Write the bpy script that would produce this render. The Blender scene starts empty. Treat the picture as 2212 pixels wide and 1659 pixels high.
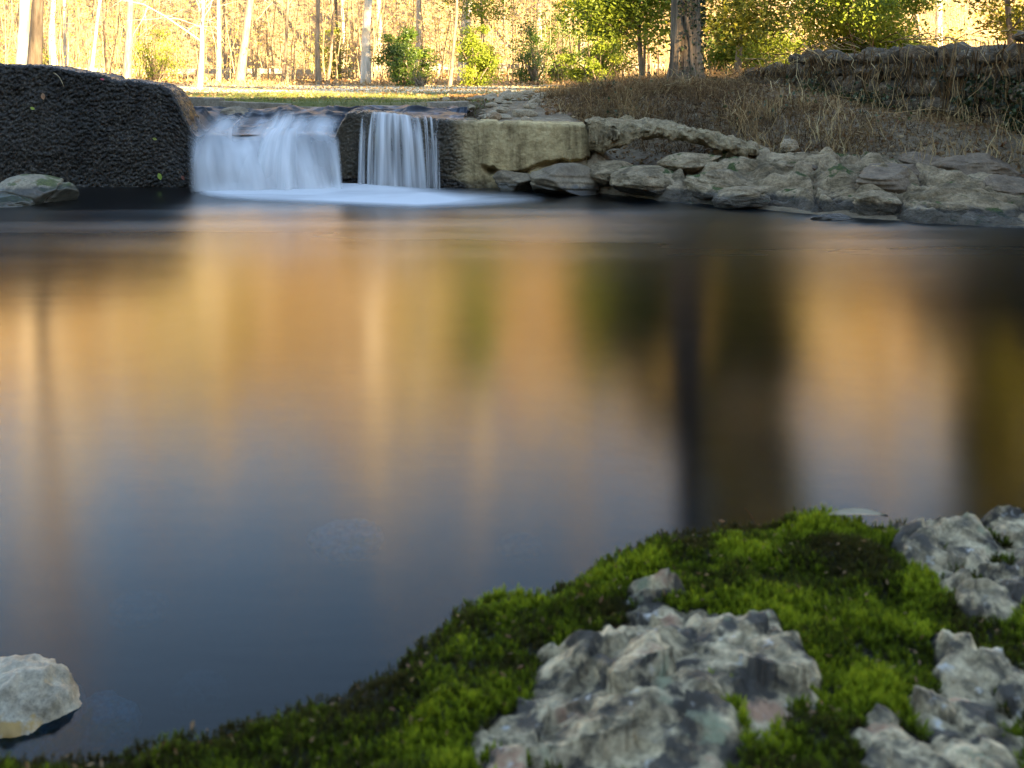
import bpy, math, random
import numpy as np
R = math.radians
rng = np.random.default_rng(7)
random.seed(7)
scn = bpy.context.scene
COL = scn.collection

# ------------------------------------------------------------------ camera, world, sun, exposure
FPX, CX, HY, CAMH = 2400.0, 1106.0, 145.0, 1.2      # focal length and horizon in photo units, eye height in metres
cam_d = bpy.data.cameras.new('camera'); cam = bpy.data.objects.new('camera', cam_d); COL.objects.link(cam)
cam.location = (0, 0, CAMH); cam.rotation_euler = (R(90), 0, 0)
cam_d.sensor_width = 36; cam_d.lens = 36 * FPX / 2212.0
cam_d.shift_y = -(829.5 - HY) / 2212.0
cam_d.clip_start = 0.05; cam_d.clip_end = 1500
cam_d.dof.use_dof = True; cam_d.dof.focus_distance = 9.5; cam_d.dof.aperture_fstop = 11
scn.camera = cam

SUN_EL, SUN_AZ = 15.3, 146.0      # azimuth clockwise from +Y: behind the camera, to the right
sdir = np.array([math.sin(R(SUN_AZ)) * math.cos(R(SUN_EL)), math.cos(R(SUN_AZ)) * math.cos(R(SUN_EL)), math.sin(R(SUN_EL))])
world = bpy.data.worlds.new('World'); scn.world = world; world.use_nodes = True
wn = world.node_tree.nodes; wl = world.node_tree.links
bg = wn['Background']; sky = wn.new('ShaderNodeTexSky'); sky.sky_type = 'NISHITA'
sky.sun_disc = False; sky.sun_elevation = R(SUN_EL); sky.sun_rotation = R(SUN_AZ)
sky.air_density = 1.1; sky.dust_density = 0.15; sky.ozone_density = 2.8
wl.new(sky.outputs[0], bg.inputs[0]); bg.inputs[1].default_value = 0.082
sun_d = bpy.data.lights.new('sun', 'SUN'); sun = bpy.data.objects.new('sun', sun_d); COL.objects.link(sun)
sun_d.energy = 5.0; sun_d.angle = R(0.5); sun_d.color = (1.0, 0.80, 0.50)
scn.view_settings.use_white_balance = True; scn.view_settings.white_balance_temperature = 8000; scn.view_settings.white_balance_tint = 14
from mathutils import Vector
sun.rotation_euler = Vector(sdir).to_track_quat('Z', 'Y').to_euler()
sun.location = (20, -30, 40)
scn.view_settings.view_transform = 'Standard'; scn.view_settings.look = 'None'
scn.view_settings.gamma = 1.0; scn.view_settings.use_curve_mapping = False
scn.view_settings.exposure = 3.3
scn.render.engine = 'CYCLES'
cy = scn.cycles
cy.use_denoising = True; cy.max_bounces = 6; cy.diffuse_bounces = 2; cy.glossy_bounces = 3
cy.transmission_bounces = 3; cy.transparent_max_bounces = 10; cy.caustics_reflective = False; cy.caustics_refractive = True

# ------------------------------------------------------------------ numpy helpers
def P(px, py, Y):
    return np.array([(px - CX) / FPX * Y, Y, CAMH - (py - HY) / FPX * Y])
def XP(px, Y): return (px - CX) / FPX * Y
def ZP(py, Y): return CAMH - (py - HY) / FPX * Y
def ss(a, b, x):
    t = np.clip((np.asarray(x, float) - a) / (b - a), 0, 1); return t * t * (3 - 2 * t)
def h3(ix, iy, iz, seed):
    n = (ix.astype(np.int64) * 374761393 + iy.astype(np.int64) * 668265263 + iz.astype(np.int64) * 2147483647 + seed * 974634777) & 0xffffffff
    n = ((n ^ (n >> 13)) * 1274126177) & 0xffffffff
    n = ((n ^ (n >> 16)) * 2246822519) & 0xffffffff
    return ((n ^ (n >> 15)) & 0xffffff) / float(0xffffff)
def vn(p, seed=0):
    p = np.asarray(p, float); f = np.floor(p); i = f.astype(np.int64); t = p - f; t = t * t * t * (t * (t * 6 - 15) + 10)
    out = 0
    for a in (0, 1):
        wa = t[:, 0] if a else 1 - t[:, 0]
        for b in (0, 1):
            wb = t[:, 1] if b else 1 - t[:, 1]
            for c in (0, 1):
                wc = t[:, 2] if c else 1 - t[:, 2]
                out = out + wa * wb * wc * h3(i[:, 0] + a, i[:, 1] + b, i[:, 2] + c, seed)
    return out * 2 - 1
def fbm(p, o=4, seed=0, gain=.5):
    s = 0; a = 1; tot = 0; p = np.asarray(p, float)
    for k in range(o):
        s = s + a * vn(p + 17.3 * k, seed + k); tot += a; a *= gain; p = p * 2.03
    return s / tot
def ridged(p, o=4, seed=0):
    s = 0; a = 1; tot = 0; p = np.asarray(p, float)
    for k in range(o):
        s = s + a * (1 - 2 * np.abs(vn(p + 11.7 * k, seed + k))); tot += a; a *= .5; p = p * 2.1
    return s / tot
def worley(p, seed=0):
    p = np.asarray(p, float); f = np.floor(p).astype(np.int64)
    d1 = np.full(len(p), 9.); d2 = np.full(len(p), 9.); cid = np.zeros(len(p))
    for a in (-1, 0, 1):
        for b in (-1, 0, 1):
            for c in (-1, 0, 1):
                ix, iy, iz = f[:, 0] + a, f[:, 1] + b, f[:, 2] + c
                q = np.stack([ix + h3(ix, iy, iz, seed + 1), iy + h3(ix, iy, iz, seed + 2), iz + h3(ix, iy, iz, seed + 3)], 1)
                d = np.sqrt(((p - q) ** 2).sum(1)); m = d < d1
                d2 = np.where(m, d1, np.minimum(d2, d)); cid = np.where(m, h3(ix, iy, iz, seed + 4), cid); d1 = np.where(m, d, d1)
    return d1, d2, cid
def facets(p, seed=0, slope=.5):
    """height of randomly tilted planes, one per cell: fractured stone"""
    p = np.asarray(p, float); f = np.floor(p).astype(np.int64); d1 = np.full(len(p), 9.); out = np.zeros(len(p))
    for a in (-1, 0, 1):
        for b in (-1, 0, 1):
            for c in (-1, 0, 1):
                ix, iy, iz = f[:, 0] + a, f[:, 1] + b, f[:, 2] + c
                q = np.stack([ix + h3(ix, iy, iz, seed + 1), iy + h3(ix, iy, iz, seed + 2), iz + h3(ix, iy, iz, seed + 3)], 1)
                e = p - q; d = (e ** 2).sum(1); m = d < d1
                hgt = (e[:, 0] * (h3(ix, iy, iz, seed + 5) - .5) + e[:, 1] * (h3(ix, iy, iz, seed + 6) - .5)) * 2 * slope + .5 * (h3(ix, iy, iz, seed + 7) - .5)
                out = np.where(m, hgt, out); d1 = np.where(m, d, d1)
    return out
def v2(x, y, z=0.0):
    x = np.asarray(x, float).ravel(); y = np.asarray(y, float).ravel(); return np.stack([x, y, np.zeros_like(x) + z], 1)

def mesh(name, V, faces, smooth=True, attrs=None, cols=None):
    me = bpy.data.meshes.new(name)
    V = np.asarray(V, np.float32); faces = [np.asarray(f, np.int32) for f in faces if len(f)]
    me.vertices.add(len(V)); me.vertices.foreach_set('co', V.ravel())
    loops = np.concatenate([f.ravel() for f in faces]); me.loops.add(len(loops)); me.loops.foreach_set('vertex_index', loops)
    tot = np.concatenate([np.full(len(f), f.shape[1], np.int32) for f in faces])
    me.polygons.add(len(tot)); me.polygons.foreach_set('loop_start', np.concatenate([[0], np.cumsum(tot)[:-1]]).astype(np.int32))
    me.polygons.foreach_set('use_smooth', np.full(len(tot), smooth))
    me.update(calc_edges=True)
    for k, v in (attrs or {}).items():
        a = me.attributes.new(k, 'FLOAT', 'POINT'); a.data.foreach_set('value', np.asarray(v, np.float32).ravel())
    return me
def tag(o, label=None, cat=None, group=None, kind=None):
    if label: o['label'] = label
    if cat: o['category'] = cat
    if group: o['group'] = group
    if kind: o['kind'] = kind
    return o
def obj(name, me, mat, parent=None, loc=None):
    o = bpy.data.objects.new(name, me); COL.objects.link(o)
    if mat is not None and len(me.materials) == 0: me.materials.append(mat)
    if parent: o.parent = parent
    if loc is not None: o.location = loc
    return o
def empty(name, loc=(0, 0, 0), rz=0):
    o = bpy.data.objects.new(name, None); COL.objects.link(o); o.location = loc; o.rotation_euler = (0, 0, rz); o.empty_display_size = .1; return o
def dup(root, loc, rz=0, sc=1.0, label=None, group=None, cat=None):
    r = root.copy(); COL.objects.link(r); r.location = loc; r.rotation_euler = (0, 0, rz)
    r.scale = (sc, sc, sc) if np.isscalar(sc) else sc
    for ch in list(root.children):
        c = ch.copy(); COL.objects.link(c); c.parent = r
        for g in ch.children:
            d = g.copy(); COL.objects.link(d); d.parent = c
    return tag(r, label, cat, group)
def gridfaces(nu, nv, closed=False):
    i = np.arange(nu - (0 if closed else 1))[:, None]; j = np.arange(nv - 1)[None, :]
    i2 = (i + 1) % nu
    return np.stack([(i * nv + j), (i2 * nv + j), (i2 * nv + j + 1), (i * nv + j + 1)], -1).reshape(-1, 4)
def gridnormals(V, nu, nv):
    G = V.reshape(nu, nv, 3); du = np.gradient(G, axis=0); dv = np.gradient(G, axis=1)
    n = np.cross(du, dv); n /= np.linalg.norm(n, axis=2, keepdims=True) + 1e-12; return n.reshape(-1, 3)

class MB:
    def __init__(s): s.V = []; s.Q = []; s.T = []; s.n = 0; s.A = []
    def add(s, V, Q=None, T=None, a=0.0):
        V = np.asarray(V, float)
        if Q is not None and len(Q): s.Q.append(np.asarray(Q) + s.n)
        if T is not None and len(T): s.T.append(np.asarray(T) + s.n)
        s.V.append(V); s.A.append(np.zeros(len(V)) + a); s.n += len(V)
    def tube(s, pts, rad, n=5, a=0.0, cap=True):
        pts = np.asarray(pts, float); rad = np.zeros(len(pts)) + rad
        t = np.gradient(pts, axis=0); t /= np.linalg.norm(t, axis=1, keepdims=True) + 1e-9
        ref = np.array([0.31, 0.95, 0.05]) if abs(t[0, 2]) > .6 else np.array([0.05, 0.1, 1.0])
        u = np.cross(t, ref); u /= np.linalg.norm(u, axis=1, keepdims=True) + 1e-9; w = np.cross(t, u)
        th = np.arange(n) * 2 * math.pi / n
        V = pts[:, None] + rad[:, None, None] * (np.cos(th)[None, :, None] * u[:, None] + np.sin(th)[None, :, None] * w[:, None])
        k = len(pts); i = np.arange(k - 1)[:, None]; j = np.arange(n)[None]
        Q = np.stack([i * n + j, i * n + (j + 1) % n, (i + 1) * n + (j + 1) % n, (i + 1) * n + j], -1).reshape(-1, 4)
        s.add(V.reshape(-1, 3), Q, None, a)
    def build(s, name, mat, parent=None, smooth=True, loc=None, shared=False):
        V = np.concatenate(s.V); me = mesh(name, V, [np.concatenate(s.Q) if s.Q else [], np.concatenate(s.T) if s.T else []], smooth, {'tint': np.concatenate(s.A)})
        if shared: me.materials.append(mat); return me
        return obj(name, me, mat, parent, loc)

def leaves(N, C, size, tint, mb, aspect=.5, up=0.0, fold=.25, r=rng):
    """N diamond leaves at C, random orientation"""
    a = r.normal(size=(N, 3)); a[:, 2] *= (1 - up); a /= np.linalg.norm(a, axis=1, keepdims=True)
    b = r.normal(size=(N, 3)); b -= (a * b).sum(1, keepdims=True) * a; b /= np.linalg.norm(b, axis=1, keepdims=True); c = np.cross(a, b)
    sz = (np.zeros(N) + size)[:, None]
    V = np.stack([C - a * sz * .5, C + b * sz * aspect * .5 + c * sz * fold * .3, C + a * sz * .5, C - b * sz * aspect * .5 + c * sz * fold * .3], 1).reshape(-1, 3)
    mb.add(V, np.arange(N * 4).reshape(N, 4), None, np.repeat(np.zeros(N) + tint, 4))

# ------------------------------------------------------------------ materials
def newmat(name):
    m = bpy.data.materials.new(name); m.use_nodes = True; nt = m.node_tree
    return m, nt.nodes, nt.links, nt.nodes['Principled BSDF']
def ramp(n, stops):
    r = n.new('ShaderNodeValToRGB'); e = r.color_ramp.elements
    while len(e) > 1: e.remove(e[-1])
    for k, (p, c) in enumerate(stops):
        x = e[0] if k == 0 else e.new(p)
        x.position = p; x.color = (*c, 1) if len(c) == 3 else c
    return r
def noise(n, l, scale, detail=5, rough=.55, vec=None, coord='Object', st=None, dist=0):
    t = n.new('ShaderNodeTexNoise'); t.inputs['Scale'].default_value = scale; t.inputs['Detail'].default_value = detail
    t.inputs['Roughness'].default_value = rough; t.inputs['Distortion'].default_value = dist
    if vec is None:
        tc = n.new('ShaderNodeTexCoord'); vec = tc.outputs[coord]
    if st is not None:
        mp = n.new('ShaderNodeMapping'); mp.inputs['Scale'].default_value = st; l.new(vec, mp.inputs[0]); vec = mp.outputs[0]
    l.new(vec, t.inputs['Vector']); return t
def mixc(n, l, fac, a, b, mode='MIX'):
    m = n.new('ShaderNodeMix'); m.data_type = 'RGBA'; m.blend_type = mode
    for s, x in ((m.inputs[0], fac), (m.inputs[6], a), (m.inputs[7], b)):
        if hasattr(x, 'links') or hasattr(x, 'is_linked'): l.new(x, s)
        elif isinstance(x, tuple): s.default_value = (*x, 1) if len(x) == 3 else x
        else: s.default_value = x
    return m.outputs[2]
def math_(n, l, op, a, b=None, c=None):
    m = n.new('ShaderNodeMath'); m.operation = op
    for k, x in enumerate((a, b, c)):
        if x is None: continue
        if hasattr(x, 'is_linked'): l.new(x, m.inputs[k])
        else: m.inputs[k].default_value = x
    return m.outputs[0]
def attr(n, name):
    a = n.new('ShaderNodeAttribute'); a.attribute_name = name; return a
def bump(n, l, h, strength, dist, pr):
    b = n.new('ShaderNodeBump'); b.inputs['Strength'].default_value = strength; b.inputs['Distance'].default_value = dist
    l.new(h, b.inputs['Height']); l.new(b.outputs[0], pr.inputs['Normal']); return b

def rockmat(name, stops, scale=3.0, rough=.85, bs=1.0, bd=.02, moss=0.0, mosscol=(.05, .085, .012), fine=40, st=None, spots=None, wetline=None):
    m, n, l, p = newmat(name)
    a = noise(n, l, scale, 8, .65, st=st, dist=.4); r = ramp(n, stops); l.new(a.outputs[0], r.inputs[0]); c = r.outputs[0]
    f = noise(n, l, fine, 6, .7); rr = ramp(n, [(.3, (.55, .55, .55)), (.7, (1.25, 1.25, 1.25))]); l.new(f.outputs[0], rr.inputs[0])
    c = mixc(n, l, 1.0, c, rr.outputs[0], 'MULTIPLY')
    for (col, sc_, lo, hi) in (spots or []):
        t = noise(n, l, sc_, 4, .6); q = ramp(n, [(lo, (0, 0, 0)), (hi, (1, 1, 1))]); l.new(t.outputs[0], q.inputs[0]); c = mixc(n, l, q.outputs[0], c, col)
    if moss:
        g = n.new('ShaderNodeNewGeometry'); sx = n.new('ShaderNodeSeparateXYZ'); l.new(g.outputs['Normal'], sx.inputs[0])
        t = noise(n, l, scale * 1.1, 5, .6); v = math_(n, l, 'MULTIPLY_ADD', sx.outputs[2], .25, t.outputs[0])
        q = ramp(n, [(max(0, .88 - moss), (0, 0, 0)), (min(1, .93 - moss), (1, 1, 1))]); l.new(v, q.inputs[0])
        mc = noise(n, l, 60, 3); mr = ramp(n, [(.3, tuple(x * .5 for x in mosscol)), (.7, tuple(x * 1.5 for x in mosscol))]); l.new(mc.outputs[0], mr.inputs[0])
        c = mixc(n, l, q.outputs[0], c, mr.outputs[0])
    p.inputs['Roughness'].default_value = rough
    if wetline is not None:      # dark wet band just above the water level
        g2 = n.new('ShaderNodeNewGeometry'); s2 = n.new('ShaderNodeSeparateXYZ'); l.new(g2.outputs['Position'], s2.inputs[0])
        wnz = noise(n, l, 9, 3); hz = math_(n, l, 'MULTIPLY_ADD', wnz.outputs[0], -.10, s2.outputs[2])
        wr = ramp(n, [(0, (1, 1, 1)), (1, (0, 0, 0))]); mr2 = n.new('ShaderNodeMapRange'); mr2.inputs[1].default_value = wetline - .06; mr2.inputs[2].default_value = wetline - .03
        l.new(hz, mr2.inputs[0]); l.new(mr2.outputs[0], wr.inputs[0])
        c = mixc(n, l, wr.outputs[0], c, mixc(n, l, 1.0, c, (.28, .3, .34), 'MULTIPLY'))
        rg = math_(n, l, 'MULTIPLY_ADD', wr.outputs[0], -(rough - .3), rough); l.new(rg, p.inputs['Roughness'])
    l.new(c, p.inputs['Base Color'])
    h = math_(n, l, 'MULTIPLY_ADD', f.outputs[0], .35, a.outputs[0]); bump(n, l, h, bs, bd, p)
    return m
def leafmat(name, stops, trans=.35, rough=.5, spec=.3):
    m, n, l, p = newmat(name); a = attr(n, 'tint'); r = ramp(n, stops); l.new(a.outputs['Fac'], r.inputs[0])
    l.new(r.outputs[0], p.inputs['Base Color']); p.inputs['Roughness'].default_value = rough; p.inputs['Specular IOR Level'].default_value = spec
    t = n.new('ShaderNodeBsdfTranslucent'); l.new(r.outputs[0], t.inputs[0]); mx = n.new('ShaderNodeMixShader'); mx.inputs[0].default_value = trans
    l.new(p.outputs[0], mx.inputs[1]); l.new(t.outputs[0], mx.inputs[2]); l.new(mx.outputs[0], n['Material Output'].inputs[0]); return m
def barkmat(name, dark, light, scale=14, st=(1, 1, .18), bd=.02, extra=None):
    m, n, l, p = newmat(name); a = noise(n, l, scale, 7, .65, st=st); r = ramp(n, [(.3, dark), (.65, light)]); l.new(a.outputs[0], r.inputs[0]); c = r.outputs[0]
    if extra:
        t = noise(n, l, 2.0, 5, .6); q = ramp(n, [(.48, (0, 0, 0)), (.6, (1, 1, 1))]); l.new(t.outputs[0], q.inputs[0]); c = mixc(n, l, q.outputs[0], c, extra)
    l.new(c, p.inputs['Base Color']); p.inputs['Roughness'].default_value = .9; bump(n, l, a.outputs[0], 1.0, bd, p); return m

M = {}
M['outcrop'] = rockmat('grey_tan_bedrock', [(.26, (.07, .046, .022)), (.42, (.25, .175, .09)), (.55, (.50, .355, .205)), (.72, (.70, .53, .33))], 3.4, .82, 1.0, .12, moss=.10, mosscol=(.06, .085, .012), st=(1, 1.6, 2.5), wetline=.10)
M['boulder_grey'] = rockmat('smooth_grey_boulder', [(.3, (.16, .125, .08)), (.55, (.33, .26, .165)), (.8, (.48, .39, .26))], 3.0, .6, .5, .012, moss=.17, mosscol=(.07, .075, .012), wetline=.14, spots=[((.20, .13, .06), 9, .58, .66)])
M['boulder_dark'] = rockmat('dark_slab_stone', [(.3, (.10, .07, .042)), (.55, (.24, .175, .105)), (.8, (.42, .325, .20))], 3.5, .7, .8, .02, wetline=.08)
M['boulder_brown'] = rockmat('brown_bank_rock', [(.3, (.09, .06, .036)), (.55, (.21, .145, .088)), (.8, (.34, .25, .165))], 4, .85, 1, .03)
M['rubble'] = rockmat('pale_rubble', [(.3, (.17, .12, .07)), (.55, (.40, .30, .185)), (.8, (.58, .46, .30))], 7, .85, .8, .015)
M['rubble_rust'] = rockmat('rusty_rubble', [(.3, (.17, .10, .05)), (.6, (.34, .22, .12))], 7, .85, .8, .015)
M['wallstone'] = rockmat('lichened_wall_stone', [(.3, (.03, .021, .012)), (.48, (.095, .066, .038)), (.6, (.17, .125, .078)), (.74, (.50, .41, .30))], 6, .9, 1, .02, moss=.05)
M['mortar'] = rockmat('old_mortar', [(.3, (.04, .034, .026)), (.7, (.10, .085, .065))], 8, .95, 1, .02)
M['slabconc'] = rockmat('pebbly_broken_concrete', [(.3, (.10, .07, .035)), (.5, (.33, .235, .12)), (.75, (.57, .43, .24))], 12, .9, 1.0, .05, fine=70)
M['curb'] = rockmat('curb_concrete', [(.3, (.18, .14, .095)), (.7, (.32, .26, .19))], 6, .9, .6, .01)
M['fgrock'] = rockmat('mossy_boulder_rock', [(.3, (.02, .016, .01)), (.55, (.045, .035, .02)), (.8, (.08, .06, .04))], 25, .9, 1, .004, fine=160)
M['fgstone'] = rockmat('lichen_grey_stone', [(.36, (.05, .037, .022)), (.45, (.21, .155, .085)), (.53, (.45, .335, .19)), (.66, (.72, .56, .34))], 30, .75, .9, .006, fine=170,
                       spots=[((.36, .19, .11), 15, .60, .68), ((.055, .042, .028), 20, .51, .58), ((.26, .26, .15), 18, .63, .71), ((.5, .46, .4), 33, .62, .70)])
M['palestone'] = rockmat('pale_water_stone', [(.3, (.16, .11, .055)), (.5, (.36, .28, .18)), (.75, (.52, .44, .32))], 14, .5, .5, .006, fine=120, spots=[((.36, .2, .05), 11, .55, .62)])

# dam concrete: vertex attribute 'wet' from 0 dry to 1 soaked
m, n, l, p = newmat('dam_concrete')
a = noise(n, l, 10, 8, .7); r1 = ramp(n, [(.3, (.24, .165, .075)), (.5, (.46, .335, .165)), (.72, (.60, .455, .24))]); l.new(a.outputs[0], r1.inputs[0])
b = noise(n, l, 38, 5, .75); r2 = ramp(n, [(.36, (.008, .007, .006)), (.5, (.026, .021, .016)), (.6, (.06, .048, .035)), (.72, (.20, .165, .12))]); l.new(b.outputs[0], r2.inputs[0])  # palest speckles of the wet tone paint in sky glints on pebbles
sn_ = noise(n, l, 1.0, 6, .65, st=(5, 5, .9)); sr_ = ramp(n, [(.36, (.38, .36, .34)), (.52, (1, 1, 1)), (.7, (1.25, 1.22, 1.18))]); l.new(sn_.outputs[0], sr_.inputs[0])
w = attr(n, 'wet'); c = mixc(n, l, w.outputs['Fac'], r1.outputs[0], r2.outputs[0]); c = mixc(n, l, 1.0, c, sr_.outputs[0], 'MULTIPLY'); l.new(c, p.inputs['Base Color'])
l.new(math_(n, l, 'MULTIPLY_ADD', w.outputs['Fac'], -.66, .92), p.inputs['Roughness']); p.inputs['Specular IOR Level'].default_value = .25
f = noise(n, l, 55, 5, .65); bump(n, l, math_(n, l, 'MULTIPLY_ADD', f.outputs[0], .6, a.outputs[0]), 1.0, .012, p); M['dam'] = m

# ground: attribute 'zone' 0 leaf litter, 1 lawn, 2 wet bed
m, n, l, p = newmat('ground_soil')
a = noise(n, l, 9, 9, .75); r0 = ramp(n, [(.28, (.13, .08, .045)), (.5, (.32, .23, .135)), (.72, (.54, .43, .29))]); l.new(a.outputs[0], r0.inputs[0])
b = noise(n, l, .9, 7, .7); r1 = ramp(n, [(.35, (.09, .12, .025)), (.52, (.15, .155, .045)), (.68, (.25, .21, .09))]); l.new(b.outputs[0], r1.inputs[0])
d = noise(n, l, 4, 6, .7); r2 = ramp(n, [(.3, (.026, .017, .008)), (.7, (.085, .056, .027))]); l.new(d.outputs[0], r2.inputs[0])
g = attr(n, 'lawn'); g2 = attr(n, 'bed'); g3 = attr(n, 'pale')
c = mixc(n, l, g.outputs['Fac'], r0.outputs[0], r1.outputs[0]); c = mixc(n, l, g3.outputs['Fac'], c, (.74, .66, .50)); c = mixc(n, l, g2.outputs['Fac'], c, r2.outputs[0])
l.new(c, p.inputs['Base Color']); p.inputs['Roughness'].default_value = .95; bump(n, l, a.outputs[0], 1, .05, p); M['ground'] = m

# pool water: Fresnel mix of a blurred mirror and clear dark water
def watermat(name, rough, bstr, st, tint, ior=1.36, scale=1.0):
    m, n, l, p = newmat(name); n.remove(p)
    gl = n.new('ShaderNodeBsdfGlossy'); gl.distribution = 'BECKMANN'; gl.inputs['Roughness'].default_value = rough; gl.inputs['Color'].default_value = (.97, .97, .97, 1)
    tr = n.new('ShaderNodeBsdfRefraction'); tr.inputs[0].default_value = (*tint, 1); tr.inputs['Roughness'].default_value = .22; tr.inputs['IOR'].default_value = 1.12
    fr = n.new('ShaderNodeFresnel'); fr.inputs[0].default_value = ior
    mx = n.new('ShaderNodeMixShader'); l.new(fr.outputs[0], mx.inputs[0]); l.new(tr.outputs[0], mx.inputs[1]); l.new(gl.outputs[0], mx.inputs[2])
    rf_ = attr(n, 'ruffle'); rn_ = noise(n, l, 1.0, 3, .5, st=(.35, 2.2, 1)); rv = math_(n, l, 'MULTIPLY_ADD', math_(n, l, 'MULTIPLY', rf_.outputs['Fac'], math_(n, l, 'MULTIPLY_ADD', rn_.outputs[0], .8, .6)), .20, .14); l.new(rv, gl.inputs['Roughness'])
    a = noise(n, l, scale, 6, .62, st=st); b = n.new('ShaderNodeBump'); b.inputs['Strength'].default_value = bstr; b.inputs['Distance'].default_value = .02
    l.new(a.outputs[0], b.inputs['Height']); l.new(b.outputs[0], gl.inputs['Normal']); l.new(b.outputs[0], fr.inputs['Normal'])
    l.new(mx.outputs[0], n['Material Output'].inputs[0]); return m
M['pool'] = watermat('smooth_pool_water', .20, .022, (1.3, 7, 1), (.03, .26, .42), 1.20)
m, n, l, p = newmat('rushing_upper_water')
a = noise(n, l, 1.0, 5, .6, st=(5, 2.2, 1)); r1 = ramp(n, [(.40, (.008, .009, .011)), (.56, (.028, .032, .04)), (.74, (.22, .25, .29))]); l.new(a.outputs[0], r1.inputs[0])
l.new(r1.outputs[0], p.inputs['Base Color']); p.inputs['Roughness'].default_value = .45; p.inputs['Specular IOR Level'].default_value = .12
bump(n, l, a.outputs[0], .5, .03, p); M['upper'] = m

def fallmat(name, ufreq, vfreq, lo, hi, omax=1.0):
    m, n, l, p = newmat(name); n.remove(p)
    u = attr(n, 'u'); v = attr(n, 'v'); e = attr(n, 'edge')
    cb = n.new('ShaderNodeCombineXYZ'); l.new(math_(n, l, 'MULTIPLY', u.outputs['Fac'], ufreq), cb.inputs[0]); l.new(math_(n, l, 'MULTIPLY', v.outputs['Fac'], vfreq), cb.inputs[1])
    t = noise(n, l, 1.0, 3, .5, vec=cb.outputs[0]); r = ramp(n, [(lo, (0, 0, 0)), (hi, (1, 1, 1))]); l.new(t.outputs[0], r.inputs[0])
    base = math_(n, l, 'MULTIPLY_ADD', r.outputs[0], .72, .28)
    o = math_(n, l, 'MULTIPLY', math_(n, l, 'MULTIPLY', base, e.outputs['Fac']), omax)
    df = n.new('ShaderNodeBsdfDiffuse'); df.inputs[0].default_value = (.90, .91, .92, 1)
    tl = n.new('ShaderNodeBsdfTranslucent'); tl.inputs[0].default_value = (.90, .91, .92, 1)
    m1 = n.new('ShaderNodeMixShader'); m1.inputs[0].default_value = .3; l.new(df.outputs[0], m1.inputs[1]); l.new(tl.outputs[0], m1.inputs[2])
    tr = n.new('ShaderNodeBsdfTransparent'); mx = n.new('ShaderNodeMixShader'); l.new(o, mx.inputs[0]); l.new(tr.outputs[0], mx.inputs[1]); l.new(m1.outputs[0], mx.inputs[2])
    gl = n.new('ShaderNodeBsdfGlossy'); gl.inputs['Roughness'].default_value = .3
    m3 = n.new('ShaderNodeMixShader'); l.new(math_(n, l, 'MULTIPLY', e.outputs['Fac'], .06), m3.inputs[0]); l.new(mx.outputs[0], m3.inputs[1]); l.new(gl.outputs[0], m3.inputs[2])
    l.new(m3.outputs[0], n['Material Output'].inputs[0]); return m
M['fall'] = fallmat('silky_white_water', 5, .5, .30, .66)
M['fall2'] = fallmat('thin_white_water', 8, .45, .36, .66, .95)
M['foam'] = fallmat('soft_foam', 3, .9, .05, .5, 1.0)

M['bark_pale'] = barkmat('pale_sunlit_bark', (.36, .30, .23), (.62, .56, .47), 12, extra=(.42, .35, .25))
M['bark_brown'] = barkmat('brown_bark', (.10, .07, .045), (.26, .20, .14), 16)
M['bark_tan'] = barkmat('tan_bark', (.13, .09, .055), (.36, .27, .18), 14)
M['bark_big'] = barkmat('furrowed_grey_bark', (.04, .028, .018), (.21, .155, .10), 9, (1, 1, .12), .05)
M['twig'] = barkmat('twig_bark', (.25, .18, .10), (.48, .37, .22), 6, (1, 1, 1), .003)
M['twig_pale'] = barkmat('pale_twig_bark', (.45, .38, .28), (.66, .58, .45), 6, (1, 1, 1), .003)
M['leaf_gloss'] = leafmat('glossy_green_leaf', [(0, (.03, .06, .012)), (.5, (.075, .14, .02)), (1, (.17, .24, .035))], .3, .35, .5)
M['leaf_lime'] = leafmat('lime_leaf', [(0, (.07, .11, .012)), (.5, (.17, .23, .025)), (1, (.32, .36, .05))], .4)
M['leaf_olive'] = leafmat('olive_leaf', [(0, (.055, .065, .008)), (.5, (.17, .17, .016)), (1, (.38, .31, .035))], .3)
M['leaf_dry'] = leafmat('dry_leaf', [(0, (.14, .055, .02)), (.5, (.30, .19, .09)), (1, (.48, .36, .20))], .3)
M['leaf_wood'] = leafmat('woodland_leaf', [(0, (.52, .38, .20)), (.4, (.58, .46, .22)), (.65, (.46, .42, .11)), (1, (.28, .32, .04))], .4)
M['leaf_canopy'] = leafmat('golden_canopy_leaf', [(0, (.36, .16, .035)), (.4, (.50, .30, .055)), (.65, (.40, .33, .03)), (1, (.22, .28, .015))], .4)
M['leaf_conifer'] = leafmat('dark_conifer_leaf', [(0, (.02, .035, .012)), (1, (.07, .10, .03))], .2)
M['ivy'] = leafmat('dark_ivy_leaf', [(0, (.012, .022, .010)), (.6, (.03, .05, .018)), (1, (.07, .09, .03))], .2, .4)
M['grass'] = leafmat('lawn_blade', [(0, (.09, .12, .02)), (.6, (.17, .19, .035)), (1, (.36, .28, .12))], .3)
M['brush'] = leafmat('dry_brush_stem', [(0, (.06, .033, .016)), (.5, (.18, .105, .048)), (.85, (.38, .24, .11)), (1, (.54, .41, .21))], .1, .9, .1)
M['moss'] = leafmat('moss_shoot', [(0, (.06, .045, .013)), (.25, (.055, .06, .008)), (.55, (.12, .165, .009)), (1, (.33, .38, .022))], .35, .7, .15)
M['railwood'] = barkmat('weathered_rail_wood', (.22, .18, .13), (.46, .40, .31), 10, (.3, 1, 1), .005)

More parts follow.
